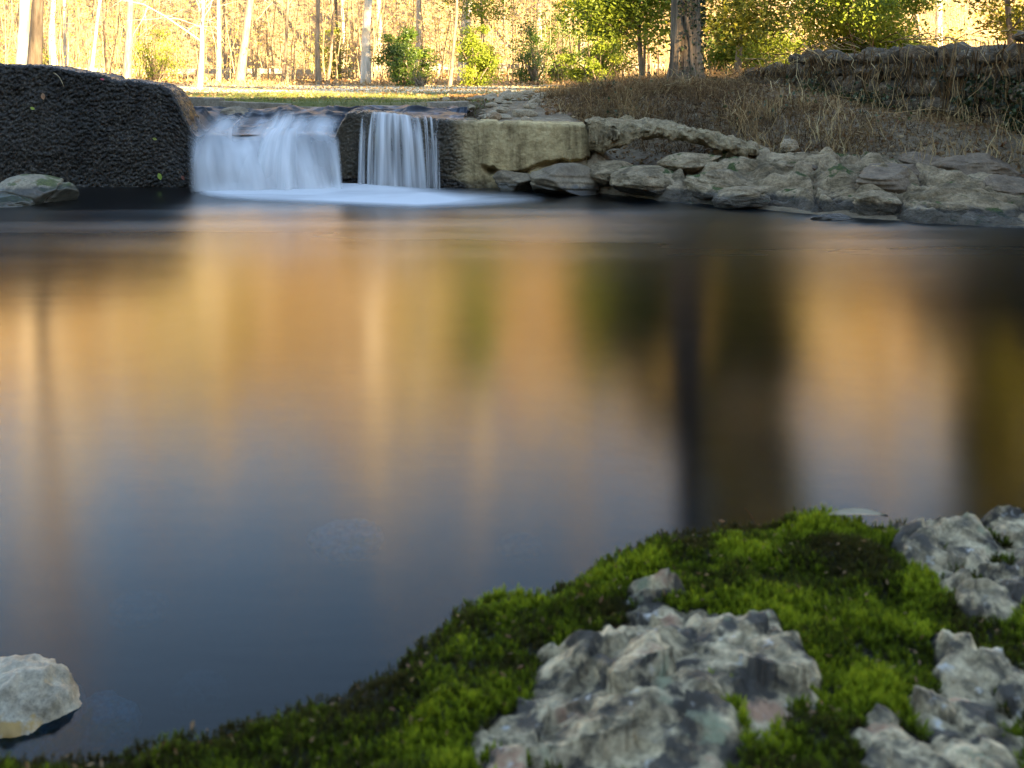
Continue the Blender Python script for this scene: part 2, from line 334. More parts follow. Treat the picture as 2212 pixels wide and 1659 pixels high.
# ------------------------------------------------------------------ terrain
SH = np.array([(-14, 11.15), (0.2, 11.15), (.55, 10.85), (.85, 10.45), (1.62, 9.86), (2.58, 8.95), (3.2, 8.6), (3.85, 8.3), (5.5, 7.4), (8, 6), (14, 4), (30, 1), (60, -3)], float)
seg = np.diff(SH, axis=0); L = np.concatenate([[0], np.cumsum(np.hypot(*seg.T))])
def shore(s):
    return np.stack([np.interp(s, L, SH[:, 0]), np.interp(s, L, SH[:, 1])], -1)
def sdist(x, y):
    x = np.asarray(x, float).ravel(); y = np.asarray(y, float).ravel(); best = np.full(len(x), 1e9); sign = np.zeros(len(x))
    for k in range(len(seg)):
        a = SH[k]; dx, dy = seg[k]; ll = dx * dx + dy * dy
        t = np.clip(((x - a[0]) * dx + (y - a[1]) * dy) / ll, 0, 1); ex = x - a[0] - t * dx; ey = y - a[1] - t * dy
        d = np.hypot(ex, ey); s = np.sign(dx * ey - dy * ex); m = d < best - 1e-9; best = np.where(m, d, best); sign = np.where(m, s, sign)
    return best * sign
def ground(x, y):
    x = np.asarray(x, float); shp = x.shape; x = x.ravel(); y = np.asarray(y, float).ravel()
    d = sdist(x, y)
    land = np.interp(y, [9, 11.3, 12.6, 14, 34, 52], [.56, .60, .67, .75, .62, .58]) + .46 * (np.clip(y - 52, 0, 85)) * ss(52, 64, y) + .0 * x
    land = land + .22 * np.exp(-((x - 2.9) / 2.0) ** 2 - ((y - 15) / 3.6) ** 2) + .10 * fbm(v2(x * .09, y * .09), 3, 3) * ss(34, 50, y) * 6 + .025 * fbm(v2(x * .8, y * .8), 3, 5)
    onshore = ss(.55, 1.2, x)
    h = onshore * (.30 * ss(-.05, .8, d) + .70 * ss(.7, 2.6, d)) + (1 - onshore) * ss(.05, .3, d)
    z = np.where(d > 0, land * h, -.55 * ss(0, 1.2, -d) * onshore - .45 * (1 - onshore))
    ch = ss(11.25, 11.4, y) * (1 - ss(14.0, 14.22, y)) * (1 - ss(-.55, -.2, x)); z = z * (1 - ch) + (.42 + .06 * fbm(v2(x * 2, y * 2), 3, 9)) * ch
    near = .55 + .12 * np.sin(x * 2.1) + .25 * ss(1.5, 6, np.abs(x)); t = near - y
    zn = -.45 + .95 * ss(-.9, 1.1, t) + .25 * ss(1, 5, t) + 13.5 * ss(5.0, 26, t) + 3.0 * ss(26, 60, t)  # unseen hill behind the camera, raised to shade the foreground
    z = np.where(d > 0, z, np.maximum(z, zn)); z = np.maximum(z, np.where(y < near + 1, zn, -9))
    lf = ss(-9.0, -12, x) * .95; z = np.maximum(z, np.where(y < 11.2, lf * 1.3 - .3, -9))
    return z.reshape(shp)
def dens(parts):
    return np.unique(np.concatenate([np.arange(a, b, s) for a, b, s in parts]))
gx = dens([(-220, -40, 6), (-40, -12, 1.0), (-12, -6, .3), (-6, 7, .11), (7, 14, .35), (14, 40, 1.2), (40, 221, 6)])
gy = dens([(-90, -30, 4), (-30, -3, .9), (-3, 0, .25), (0, 6.5, .25), (6.5, 17, .11), (17, 36, .35), (36, 75, .9), (75, 170, 3), (170, 420, 12)])
GX, GY = np.meshgrid(gx, gy, indexing='ij'); GZ = ground(GX, GY)
gd = sdist(GX, GY).reshape(GX.shape)
lawn = ss(13.4, 13.9, GY) * (1 - ss(31, 36, GY + 1.5 * fbm(v2(GX * .3, GY * .3), 3, 2).reshape(GX.shape))) * (1 - ss(.2, 1.6, GX - (GY - 14) * .09))
lawn = lawn * (1 - ss(-1.6, -.9, GX) * (1 - ss(15, 16.5, GY)))
pale = ss(20.5, 22.5, GY) * (1 - ss(34.5, 36.5, GY)) * (1 - ss(-.5, 2.0, GX)) * .95  # pale dead grass and gravel, whitened further with painted-in sunlight
soil = .5 * ss(.3, .9, gd) * (1 - ss(17, 20, GY)) * np.maximum(ss(.25, .6, GX), ss(-.75, -.5, GX) * (GY < 15.5)) * (GY < 21)
bed = np.maximum((1 - ss(-.05, .06, GZ)), ss(.0, .2, -GY + 1.0) * 0); bed = np.maximum(bed, ss(11.2, 11.3, GY) * (1 - ss(13.8, 13.95, GY)) * (1 - ss(-.6, -.2, GX)))
bed = np.maximum(bed, soil)
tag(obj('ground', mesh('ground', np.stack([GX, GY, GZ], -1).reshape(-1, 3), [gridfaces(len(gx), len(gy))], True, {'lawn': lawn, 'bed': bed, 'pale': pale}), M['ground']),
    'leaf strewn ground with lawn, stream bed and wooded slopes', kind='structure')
def gz(x, y): return float(ground(np.array([x]), np.array([y]))[0])
# ------------------------------------------------------------------ pool and upper stream
wx = dens([(-13, 40, .5)]); wy = dens([(-8, 11.2, .4)]) ; wy = np.append(wy, 11.3)
WX, WY = np.meshgrid(wx, wy, indexing='ij')
tag(obj('water', mesh('water', np.stack([WX, WY, 0 * WX], -1).reshape(-1, 3), [gridfaces(len(wx), len(wy))], True, {'ruffle': ss(4.5, 9.5, WY + .12 * WX)}), M['pool']), 'smooth dark pool mirroring golden and green trees', kind='structure')

# ------------------------------------------------------------------ dam
TOPPX = [(-900, 120), (-400, 128), (0, 138), (60, 139), (110, 144), (200, 160), (300, 178), (345, 186), (366, 197), (380, 217), (392, 240), (404, 266), (418, 292), (430, 322), (440, 330), (560, 318), (700, 318), (722, 300), (736, 268), (750, 248), (775, 243), (830, 247), (900, 254), (955, 259), (1010, 261), (1120, 264), (1255, 268), (1266, 269), (1274, 300)]
TP = np.array(TOPPX, float)
def damY(px): return np.interp(px, [-900, 430, 700, 1000, 1270], [11.15, 11.10, 11.08, 11.02, 10.88])
def dam_piece(name, p0, p1, parent, wetf, step=.0085):
    Yc = 11.05; nu = int((p1 - p0) / FPX * Yc / step); px = np.linspace(p0, p1, nu); Y = damY(px); x = (px - CX) / FPX * Y
    zt = CAMH - (np.interp(px, TP[:, 0], TP[:, 1]) - HY) / FPX * Y
    zt = zt + .018 * fbm(v2(x * 6, x * 0), 3, 4) - .03 * ss(.25, .7, fbm(v2(x * 9, x * 0, 3.), 3, 14))
    rr = .035; nf = int(1.2 / step); nb = 26
    vf = np.linspace(0, 1, nf)
    Z = -.35 + (zt - rr + .35)[:, None] * vf[None]; Yv = np.zeros_like(Z) + Y[:, None] - .05 * (1 - vf[None]) * 0
    th = np.linspace(0, math.pi / 2, 10)[1:]
    Zr = (zt - rr)[:, None] + rr * np.sin(th)[None]; Yr = Y[:, None] + rr * (1 - np.cos(th))[None]
    bt = np.linspace(0, 1, nb)[1:]; Zb = zt[:, None] + 0 * bt[None]; Yb = Y[:, None] + rr + .42 * bt[None]
    Ze = zt[:, None] - np.array([.3, .9])[None]; Ye = Y[:, None] + rr + .43 + 0 * np.array([.3, .9])[None]
    Z = np.concatenate([Z, Zr, Zb, Ze], 1); Yv = np.concatenate([Yv, Yr, Yb, Ye], 1); nv = Z.shape[1]
    X = x[:, None] + 0 * Z
    V = np.stack([X, Yv, Z], -1).reshape(-1, 3); N = gridnormals(V, nu, nv)
    PX = V[:, 0] / V[:, 1] * FPX + CX; PY = HY + (CAMH - V[:, 2]) / V[:, 1] * FPX
    wet = wetf(PX, V)
    q = V * np.array([34, 34, 40]); q[:, :] += .35 * np.stack([fbm(V * 9, 2, 21), fbm(V * 9, 2, 22), fbm(V * 9, 2, 23)], 1)
    d1, d2, cid = worley(q, 5)
    e1, e2, _c = worley(V * np.array([60, 60, 75]), 6); peb = 1.1 * np.sqrt(np.clip(1 - (d1 / .72) ** 2, 0, 1)) + .45 * cid - .9 + .35 * np.sqrt(np.clip(1 - (e1 / .75) ** 2, 0, 1))
    amp = (.0115 + .006 * fbm(V * 3, 2, 77)) * wet + .003
    disp = amp * peb + .03 * fbm(V * 2.2, 3, 8) * (.25 + .75 * wet) + .006 * fbm(V * 25, 3, 9)
    # undercut crack and eroded holes of the dry wall
    if p1 > 1100:
        crack = np.interp(PX, [1000, 1045, 1060, 1090, 1130, 1160, 1190, 1290], [352, 352, 358, 372, 366, 350, 345, 340]) + 7 * fbm(V * 12, 3, 31)
        below = ss(0, 14, PY - crack) * ss(1030, 1062, PX)
        disp = disp - .15 * below * (1 - .95 * ss(9, 22, PY - crack + 10 * fbm(V * 5, 3, 34))) - .015 * below + .05 * below * fbm(V * 5, 4, 33)
    V = V + N * disp[:, None]
    me = mesh(name, V, [gridfaces(nu, nv)], True, {'wet': wet})
    return obj(name, me, M['dam'], parent)
dam = tag(empty('dam', (0, 11.1, -.35)), 'low concrete dam across the stream, dark and wet left, dry tan right', 'dam')
def addpart(o, root):
    o.parent = root; o.matrix_parent_inverse = root.matrix_world.inverted() if False else o.matrix_parent_inverse
    o.location = -Vector(root.location); return o
w1 = lambda PX, V: np.ones(len(V))
w2 = lambda PX, V: np.clip(1 - ss(975, 1050, PX + 26 * fbm(V * 3.2, 4, 40)), 0, 1) * .92 + .55 * (1 - ss(.02, .10, V[:, 2] + .05 * fbm(V * 5, 3, 41)))
w2c = lambda PX, V: np.clip(w2(PX, V), 0, 1)
o = addpart(dam_piece('wing_wall', -500, 432, dam, w1), dam); o['label'] = 'tall black wet wing of the dam with pebbly face'
addpart(dam_piece('sill', 431.9, 715, dam, w1), dam)
o = addpart(dam_piece('spillway_block', 714.9, 1000, dam, w2c), dam); o['label'] = 'dark wet block under the narrow side fall'
o = addpart(dam_piece('abutment', 999.9, 1274, dam, w2c), dam); o['label'] = 'dry tan concrete end of the dam, undercut at its foot'
# end face of the abutment
nu, nv = 60, 70
yy = np.linspace(0, .5, nu); zz = np.linspace(-.3, 1, nv); YY, ZZ = np.meshgrid(yy, zz, indexing='ij')
xe = XP(1268, 10.88); ztop = ZP(269, 10.88) - .01
V = np.stack([xe + 0 * YY, 10.89 + YY, np.minimum(ZZ, 1) * (ztop + .3) / 1.3 + (ztop - (ztop + .3) / 1.3)], -1).reshape(-1, 3)
V[:, 0] += .015 * fbm(V * 9, 3, 50) - .004; addpart(obj('end_face', mesh('end_face', V, [gridfaces(nu, nv)], True, {'wet': np.zeros(nu * nv)}), M['dam'], dam), dam)

# ------------------------------------------------------------------ upper stream above the dam
nu, nv = 240, 150
PXg = np.linspace(-60, 1000, nu); yv = np.concatenate([np.linspace(11.14, 12.2, 90), np.linspace(12.2, 14.2, 60)])
Xr = (PXg - CX) / FPX * 11.1
UX, UY = np.meshgrid(Xr, yv, indexing='ij'); UPX = UX / UY * FPX + CX; pxx = PXg[:, None] + 0 * UY
crest = CAMH - (np.interp(PXg, TP[:, 0], TP[:, 1]) - HY) / FPX * damY(PXg)
lip = np.minimum(crest, .74)[:, None]
t = ss(11.2, 12.5, UY); notch = ss(395, 440, pxx) * (1 - ss(705, 735, pxx))
UZ = (np.where(notch > .5, .52, np.minimum(lip + .008, .71))) ; UZ = .52 * notch + (1 - notch) * np.minimum(lip + .006, .695)
UZ = UZ * (1 - t) + (.695 - .045 * ss(12.3, 13.6, UY)) * t
f3 = v2(UX * 3.0, UY * 1.7)
rocky = ridged(v2(UX * 2.2, UY * 3.0), 3, 61).reshape(UX.shape)
UZ = UZ + (.05 * fbm(f3, 3, 60).reshape(UX.shape) + .075 * np.clip(rocky, 0, 1)) * ss(11.2, 11.7, UY) * (1 - .85 * ss(12.8, 13.7, UY))
V = np.stack([UX, UY, UZ], -1).reshape(-1, 3)
tag(obj('stream', mesh('stream', V, [gridfaces(nu, nv)]), M['upper']), 'dark rippling stream water above the dam', kind='structure')
def upz(x, y):
    i = np.clip(np.searchsorted(Xr, x), 0, nu - 1); j = np.clip(np.searchsorted(yv, y), 0, nv - 1); return UZ[i, j]

# ------------------------------------------------------------------ waterfalls
def fall(name, pxt0, pxt1, pxb0, pxb1, ztop, ytop, ybase, ups, mat, parent, seed, nu=150, nv=110, off=0.0, zlip=None, tq=.0, ef=.06, fan=0):
    """sheet following a flow line: upstream run, lip, free drop; columns flare from the top span to the base span"""
    u = np.linspace(0, 1, nu); v = np.linspace(0, 1, nv)
    U, Vv = np.meshgrid(u, v, indexing='ij')
    zl = ztop(U) if callable(ztop) else ztop + 0 * U
    a = .30 if ups > 0 else .12
    run = ss(0, a, Vv); drop = np.clip((Vv - a) / (1 - a), 0, 1)
    Y = ytop + ups * (1 - run) - (ytop - ybase) * (1 - (1 - drop) ** 2.2) + off
    up = .16 * (1 - run) ** 1.2 * (ups > 0)
    Z = zl + up - (zl + .02) * (drop ** 1.7) + .01
    px = (pxt0 + (pxt1 - pxt0) * U) * (1 - drop ** .8) + (pxb0 + (pxb1 - pxb0) * U) * drop ** .8
    px = px + fan * np.sin(math.pi * U) * drop ** .8
    X = (px - CX) / FPX * 11.05
    st = fbm(np.stack([U.ravel() * 15, Vv.ravel() * 1.0, 0 * U.ravel() + seed], 1), 3, seed).reshape(U.shape)
    st2 = fbm(np.stack([U.ravel() * 6, Vv.ravel() * 1.2, 0 * U.ravel() + seed], 1), 2, seed + 5).reshape(U.shape)
    Y = Y - (.010 * st + .07 * st2) * (.25 + .75 * drop); Z = Z + .02 * st2 * (1 - drop)
    e = ss(0, ef, U) * (1 - ss(1 - ef, 1, U)) * ss(0, .2, Vv)
    e = e * np.clip(.52 + 1.25 * st2 + .75 * drop ** 2.5 + tq, 0.05, 1)
    Vx = np.stack([X, Y, Z], -1).reshape(-1, 3)
    return obj(name, mesh(name, Vx, [gridfaces(nu, nv)], True, {'u': U, 'v': Vv, 'edge': e}), mat, parent)
wf = tag(empty('waterfall', (-2.3, 10.9, 0)), 'wide silky white waterfall pouring through the notch in the dam', 'waterfall')
addpart(fall('water_sheet', 404, 735, 430, 757, lambda U: .575 - .05 * np.sin(U * 3.1) + .028 * np.cos(U * 9) - .03 * U, 11.12, 10.66, .6, M['fall'], wf, 71, 260, 140, fan=48, tq=.14), wf)
addpart(fall('water_sheet', 420, 728, 424, 752, lambda U: .54 + 0 * U, 11.13, 10.82, .3, M['fall'], wf, 77, 200, 120, tq=-.3, fan=30), wf)
addpart(fall('water_tongue', 392, 520, 432, 560, lambda U: .60 - .04 * U, 11.2, 10.78, .75, M['fall2'], wf, 83, 120, 110, tq=-.15, ef=.4), wf)
addpart(fall('water_tongue', 560, 660, 520, 690, lambda U: .585 + 0 * U, 11.1, 10.66, .4, M['fall'], wf, 91, 120, 110, tq=.2, ef=.4), wf)
sf = tag(empty('waterfall', (-1.1, 10.9, 0)), 'narrow curtain of white water streaming down the dark dam block', 'waterfall')
crestz = lambda U, a=792, b=925: (CAMH - (np.interp(a + (b - a) * U, TP[:, 0], TP[:, 1]) - HY) / FPX * 11.05) + .004
addpart(fall('water_sheet', 810, 905, 808, 930, lambda U: crestz(U, 810, 905), 11.02, 10.84, 0, M['fall2'], sf, 101, 160, 100, tq=.25), sf)
addpart(fall('water_sheet', 782, 815, 776, 812, lambda U: crestz(U, 782, 815), 11.01, 10.90, 0, M['fall2'], sf, 107, 60, 90, tq=-.3), sf)
addpart(fall('water_sheet', 912, 950, 925, 955, lambda U: crestz(U, 912, 950), 11.0, 10.93, 0, M['fall2'], sf, 113, 60, 90, tq=-.45), sf)
# foam spreading on the pool below the falls
nu, nv = 160, 60
u = np.linspace(0, 1, nu); v = np.linspace(0, 1, nv); U, Vv = np.meshgrid(u, v, indexing='ij')
fpx = 425 + (1180 - 425) * U
far = 10.95 + 0 * U; nearpy = np.interp(fpx, [425, 480, 600, 760, 900, 1000, 1180], [424, 434, 443, 453, 458, 454, 444]); neary = CAMH * FPX / (nearpy - HY)
FY = far * (1 - Vv) + neary * Vv; FX = (fpx - CX) / FPX * FY
core = np.interp(fpx, [425, 450, 560, 760, 900, 1000, 1100, 1180], [0, 1, 1.7, 1.7, 1.5, .9, .4, 0])
cen = np.interp(fpx, [425, 600, 760, 900, 1000, 1180], [.1, .2, .32, .5, .62, .75])
wdt = np.interp(fpx, [425, 700, 1180], [.85, .62, .30])
e = core * np.exp(-((Vv - cen) / wdt) ** 2 * 1.6) * (1 - ss(.6, 1, Vv))
e = np.clip(e, 0, 1)
tag(obj('foam', mesh('foam', np.stack([FX, FY, .006 + .05 * e * np.exp(-(Vv / .25) ** 2)], -1).reshape(-1, 3), [gridfaces(nu, nv)], True, {'u': U * .9 + Vv * .3, 'v': Vv * 3, 'edge': e}), M['foam']), 'soft white foam spreading over the pool at the foot of the falls', 'foam', kind='stuff')

# ------------------------------------------------------------------ rocks
def cubesphere(n):
    t = np.linspace(-1, 1, n + 1); t = np.tan(t * math.pi / 4); Vs = []; Fs = []; off = 0
    A, B = np.meshgrid(t, t, indexing='ij'); one = np.ones_like(A)
    for f in range(6):
        ax = f // 2; s = 1 if f % 2 else -1
        c = [None] * 3; c[ax] = s * one; c[(ax + 1) % 3] = A * s; c[(ax + 2) % 3] = B
        Vs.append(np.stack(c, -1).reshape(-1, 3)); Fs.append(gridfaces(n + 1, n + 1) + off); off += (n + 1) ** 2
    V = np.concatenate(Vs); F = np.concatenate(Fs)
    key = np.round(V * 1e5).astype(np.int64); _, idx, inv = np.unique(key, axis=0, return_index=True, return_inverse=True)
    V = V[idx]; F = inv.ravel()[F]; return V / np.linalg.norm(V, axis=1, keepdims=True), F
_cs = {}
def rock(size, seed, n=26, block=.75, cuts=7, amp=.10, freq=1.6, strata=0.0, crack=None):
    if n not in _cs: _cs[n] = cubesphere(n)
    p, F = _cs[n]; r = np.random.default_rng(seed)
    d = np.sign(p) * np.abs(p) ** block; rad = np.linalg.norm(d, axis=1)
    dirs = p.copy(); rad = np.ones(len(p)) * (1 + .25 * (rad - 1))
    for k in range(cuts):
        nn = r.normal(size=3); nn /= np.linalg.norm(nn); c = r.uniform(.62, .9); dt = p @ nn
        rad = np.where(dt > 1e-3, np.minimum(rad, c / np.maximum(dt, 1e-3)), rad)
    V = p * rad[:, None]
    V = V * (1 + amp * fbm(p * freq + seed * 3.1, 5, seed) + amp * .5 * ridged(p * freq * 2.2 + seed, 3, seed + 9))[:, None]
    if strata: V = V * (1 + strata * np.stack([np.ones(len(p)), np.ones(len(p)), np.zeros(len(p))], 1) * vn(np.stack([V[:, 0] * .6 + seed, V[:, 1] * .6, V[:, 2] * 7 + .5 * V[:, 0]], 1), seed + 3)[:, None])
    if crack is not None:
        nn, c0, wd, dp = crack; dd = np.abs(p @ np.array(nn) - c0 + .05 * vn(p * 4, 3)); V = V * (1 - dp * np.exp(-(dd / wd) ** 2))[:, None]
    return V * np.array(size), F
def put_rock(name, loc, size, seed, mat, label, cat='rock', group=None, rz=0, tilt=(0, 0), **kw):
    V, F = rock(size, seed, **kw); o = obj(name, mesh(name, V, [F]), mat, None, loc); o.rotation_euler = (tilt[0], tilt[1], rz); return tag(o, label, cat, group)

# layered bedrock outcrop along the right shore
s0, s1 = 15.0, 23.5; nu, nv = 640, 130
S, D = np.meshgrid(np.linspace(s0, s1, nu), np.concatenate([np.linspace(-.35, .95, 105), np.linspace(.97, 1.7, 25)]), indexing='ij')
c = shore(S.ravel()); c2 = shore(S.ravel() + .5); c1 = shore(S.ravel() - .5); tdir = c2 - c1; tdir /= np.linalg.norm(tdir, axis=1, keepdims=True); nrm = np.stack([-tdir[:, 1], tdir[:, 0]], 1)
sf_, df_ = S.ravel(), D.ravel()
wob = .18 * fbm(v2(sf_ * 1.3, 0 * sf_), 3, 120)
xy = c + nrm * (df_ + wob * (1 - ss(.5, 1.2, df_)))[:, None]
prof = np.interp(df_, [-.35, -.08, .0, .12, .45, .8, 1.2, 1.7], [-.3, -.08, .02, .13, .31, .40, .44, .46]) * (1 - .10 * ss(17.5, 16, sf_))
lump = ridged(v2(sf_ * 1.1 + df_ * .9, df_ * 2.6 - sf_ * .35), 5, 130); lump2 = fbm(v2(sf_ * 3.2 + df_ * 1.5, df_ * 6 - sf_ * .8), 4, 133)
zz = prof + (.10 * lump + .06 * lump2) * ss(-.3, .1, df_) * (1 - .6 * ss(1.1, 1.7, df_))
st_ = .085; k = zz / st_ + .8 * vn(v2(sf_ * 1.7, df_ * 3), 140); fl = np.floor(k); fr_ = k - fl; zz = zz * .42 + .58 * st_ * (fl + ss(.35, .95, fr_) - .8 * vn(v2(sf_ * 1.7, df_ * 3), 140))
zz += .022 * ridged(v2(sf_ * 5 + df_ * 7, df_ * 13 - sf_ * 3), 4, 151) + .012 * fbm(v2(sf_ * 18, df_ * 26), 4, 150) - .03 * ss(.0, .12, .12 - np.abs(vn(v2(sf_ * 2.1 + df_ * 2.5, df_ * 2.2 - sf_), 160)))
w_a, w_b, _w = worley(v2(sf_ * 1.5 + df_ * .8 + .25 * fbm(v2(sf_ * 3, df_ * 5), 3, 188), df_ * 3.3 - sf_ * .5 + .25 * fbm(v2(sf_ * 3, df_ * 5), 3, 189)) * 1.0, 187); zz -= .11 * (1 - ss(.0, .16, w_b - w_a)) * ss(.0, .15, df_)
zz += .11 * facets(v2(sf_ * 1.5 + df_ * .8, df_ * 3.3 - sf_ * .5), 187, .55) + .022 * facets(v2(sf_ * 8 + df_ * 3, df_ * 15 - sf_ * 2), 183, .9)
zz += (.13 * np.abs(vn(v2(sf_ * 1.7 + df_ * 1.2, df_ * 3.0 - sf_ * .6), 170)) + .05 * np.abs(vn(v2(sf_ * 4.2 + df_ * 3, df_ * 8 - sf_ * 1.5), 171)) - .06) * ss(-.25, .05, df_)
zz -= .5 * ss(15.9, 15.3, sf_) + .4 * ss(1.35, 1.7, df_)
opx = xy[:, 0] / xy[:, 1] * FPX + CX; zz = np.where(zz > 0, zz * np.interp(opx, [1300, 1500, 1720, 1900, 2050, 2212, 2500], [.8, .95, .95, .85, .62, .42, .3]), zz)
tag(obj('rock_outcrop', mesh('rock_outcrop', np.concatenate([xy, zz[:, None]], 1), [gridfaces(nu, nv)]), M['outcrop']), 'long layered tan grey bedrock shelf sloping into the pool along the right bank', 'rock')

put_rock('boulder', P(78, 412, 9.95) + np.array([0, .05, -.05]), (.36, .30, .19), 12, M['boulder_grey'], 'smooth grey boulder with a dark split, in the pool before the black wall', 'boulder', n=40, cuts=6, amp=.05, block=.8, rz=.2, tilt=(0, .12), crack=((.85, .1, -.25), .28, .05, .14))
put_rock('boulder', P(20, 432, 9.7) + np.array([-.05, 0, -.03]), (.26, .22, .10), 15, M['boulder_grey'], 'low wet stone in front of the grey boulder, washed by the pool', 'rock', n=30, cuts=4, amp=.1)
put_rock('boulder', P(1222, 382, 10.45) + np.array([0, .15, -.07]), (.33, .30, .19), 23, M['boulder_dark'], 'flat topped dark boulder at the foot of the tan concrete wall', 'boulder', n=36, cuts=9, amp=.05, block=.6, rz=.35, tilt=(.12, .05), strata=.08)
put_rock('boulder', P(1110, 385, 10.78) + np.array([0, .12, -.05]), (.22, .2, .13), 29, M['boulder_dark'], 'small stone wedged in the undercut of the concrete wall', 'rock', n=24, cuts=6, amp=.1)
specs = [(1335, 372, 10.5, .26, .22, .13, 'outcrop', 'rounded tan rock right of the flat topped boulder'),
         (1400, 388, 10.2, .34, .3, .14, 'outcrop', 'broad tan rock at the waterline below the broken slab'),
         (1560, 400, 9.9, .34, .3, .16, 'outcrop', 'dark faced bulge of rock with moss at the waterline'),
         (1495, 345, 10.4, .3, .25, .10, 'outcrop', 'low grey rock just below the tip of the broken slab'),
         (1930, 385, 9.35, .42, .28, .15, 'boulder_brown', 'long brown boulder lying behind the bedrock shelf'),
         (1735, 362, 10.0, .28, .2, .10, 'boulder_brown', 'brown rounded rock half sunk in leaves behind the shelf'),
         (2010, 350, 9.9, .26, .2, .10, 'boulder_brown', 'brown rock in front of the ivy at the stone wall'),
         (2120, 358, 9.5, .34, .22, .12, 'boulder_brown', 'brown rock beside the dry weeds at the right edge'),
         (2185, 400, 9.0, .22, .2, .09, 'boulder_brown', 'small brown stone low at the right edge behind the shelf'),
         (1710, 312, 10.7, .10, .08, .08, 'rubble', 'pale chunk of stone standing among dry stalks'),
         (1610, 425, 9.45, .26, .2, .10, 'outcrop', 'small mossy rock at the waterline below the shelf'),
         (1905, 440, 8.9, .2, .18, .12, 'outcrop', 'moss topped knob of rock near the waterline'),
         (2060, 452, 8.7, .26, .2, .10, 'outcrop', 'low tan rock at the waterline far right')]
for k, (px, py, Y, a, b, c_, mt, lab) in enumerate(specs):
    put_rock('rock', P(px, py, Y) + np.array([0, .1, -.03]), (a, b, c_), 200 + k, M[mt], lab, n=28, cuts=6, amp=.13, rz=k * .9, tilt=(.1 * math.sin(k), .12 * math.cos(k * 2)), strata=.06)
put_rock('rock', P(1790, 471, 8.8) + np.array([0, 0, -.01]), (.17, .10, .05), 260, M['boulder_dark'], 'small black wet rock breaking the water off the right shore', n=28, cuts=6, amp=.2)

# broken concrete slab overhanging the bank
nu, nv = 190, 96
u = np.linspace(0, 1, nu); th = np.linspace(0, 2 * math.pi, nv, endpoint=False)
pxs = 1272 + (1655 - 1272) * u; Ys = 10.75 - .32 * u
zt = ZP(np.interp(pxs, [1272, 1330, 1420, 1480, 1540, 1600, 1655], [268, 266, 268, 279, 294, 308, 326]), Ys); zb = ZP(np.interp(pxs, [1272, 1300, 1350, 1390, 1430, 1480, 1540, 1600, 1655], [325, 328, 318, 300, 296, 304, 322, 336, 340]), Ys)
zm = (zt + zb) / 2; hh = (zt - zb) / 2; end = np.sqrt(np.clip(1 - np.clip((u - .86) / .14, 0, 1) ** 2, 0.01, 1))
cs, sn = np.cos(th), np.sin(th); se = lambda q, e: np.sign(q) * np.abs(q) ** e
V = np.stack([(((pxs - CX) / FPX * Ys)[:, None] + 0 * th[None]), Ys[:, None] + .36 - .36 * se(cs, .35)[None] * end[:, None], zm[:, None] + (hh * end)[:, None] * se(sn, .45)[None]], -1).reshape(-1, 3)
V[:, 2] += .02 * np.clip((V[:, 1] - 10.6), 0, 1)
dn = np.stack([.04 * fbm(V * 6, 4, 300), -.07 * ridged(V * 4, 4, 301) * (1 - .3), .06 * fbm(V * 6, 5, 302)], 1); d1, d2, cid = worley(V * 17, 77)
dn[:, 2] += .018 * (cid - .5); dn[:, 1] -= .03 * (.5 - d1)
V = V + dn; V[:, 1] -= .05 * facets(V * np.array([7, 7, 11]), 310, .8); V[:, 2] += .03 * facets(V * np.array([9, 9, 9]), 315, .8)
slab = obj('concrete_slab', mesh('concrete_slab', V, [gridfaces(nv, nu, True) if False else np.stack([
    (np.arange(nu - 1)[:, None] * nv + np.arange(nv)[None]), (np.arange(nu - 1)[:, None] * nv + (np.arange(nv)[None] + 1) % nv),
    ((np.arange(nu - 1)[:, None] + 1) * nv + (np.arange(nv)[None] + 1) % nv), ((np.arange(nu - 1)[:, None] + 1) * nv + np.arange(nv)[None])], -1).reshape(-1, 4)]), M['slabconc'])
tag(slab, 'broken pebbly concrete slab jutting out over a dark hollow in the bank', 'slab')

# rubble stones above the dam, right of the upper stream
protos = [mesh('rubble_stone', *[(lambda a: (a[0], [a[1]]))(rock((1, .8, .55), 400 + k, n=10, cuts=7, amp=.12, block=.7))][0]) for k in range(5)]
for k in range(5): protos[k].materials.append(M['rubble'])
rs = np.random.default_rng(11); cnt = 0
big = [(1155, 235, 13.4, .10), (1000, 228, 14.0, .10), (955, 244, 12.6, .09), (1130, 252, 12.0, .11), (1080, 244, 12.4, .09), (1025, 252, 11.7, .08), (1060, 222, 14.6, .11), (1110, 226, 14.3, .12), (1168, 224, 14.4, .11), (920, 250, 12.2, .07), (985, 240, 13.0, .08), (1095, 215, 15.2, .13), (1140, 212, 15.6, .14)]
for k in range(95):
    if k < len(big): px, py, Y, r_ = big[k]
    else:
        Y = rs.uniform(11.5, 15); px = rs.uniform(905 + 40 * (Y - 11.5) * .4, 1180); r_ = rs.uniform(.03, .085); py = 0
    x = XP(px, Y); z = gz(x, Y)
    o = obj('rubble_stone', protos[k % 5], None, None, (x, Y, z + r_ * .25)); o.scale = (r_ * rs.uniform(.9, 1.5), r_ * rs.uniform(.8, 1.2), r_ * rs.uniform(.7, 1.1)); o.rotation_euler = (rs.uniform(-.2, .2), rs.uniform(-.2, .2), rs.uniform(0, 6.3))
    tag(o, 'grey tan rubble stone on the bank above the dam, between stream and brush', 'stone', 'rubble stones above the dam')
V, F = rock((.075, .06, .05), 451, n=16, cuts=5); x = XP(1062, 11.75)
tag(obj('rubble_stone', mesh('rubble_stone', V, [F]), M['rubble_rust'], None, (XP(1068, 11.7), 11.7, gz(XP(1068, 11.7), 11.7) + .03)), 'rusty orange rubble stone just behind the top of the concrete wall', 'stone')

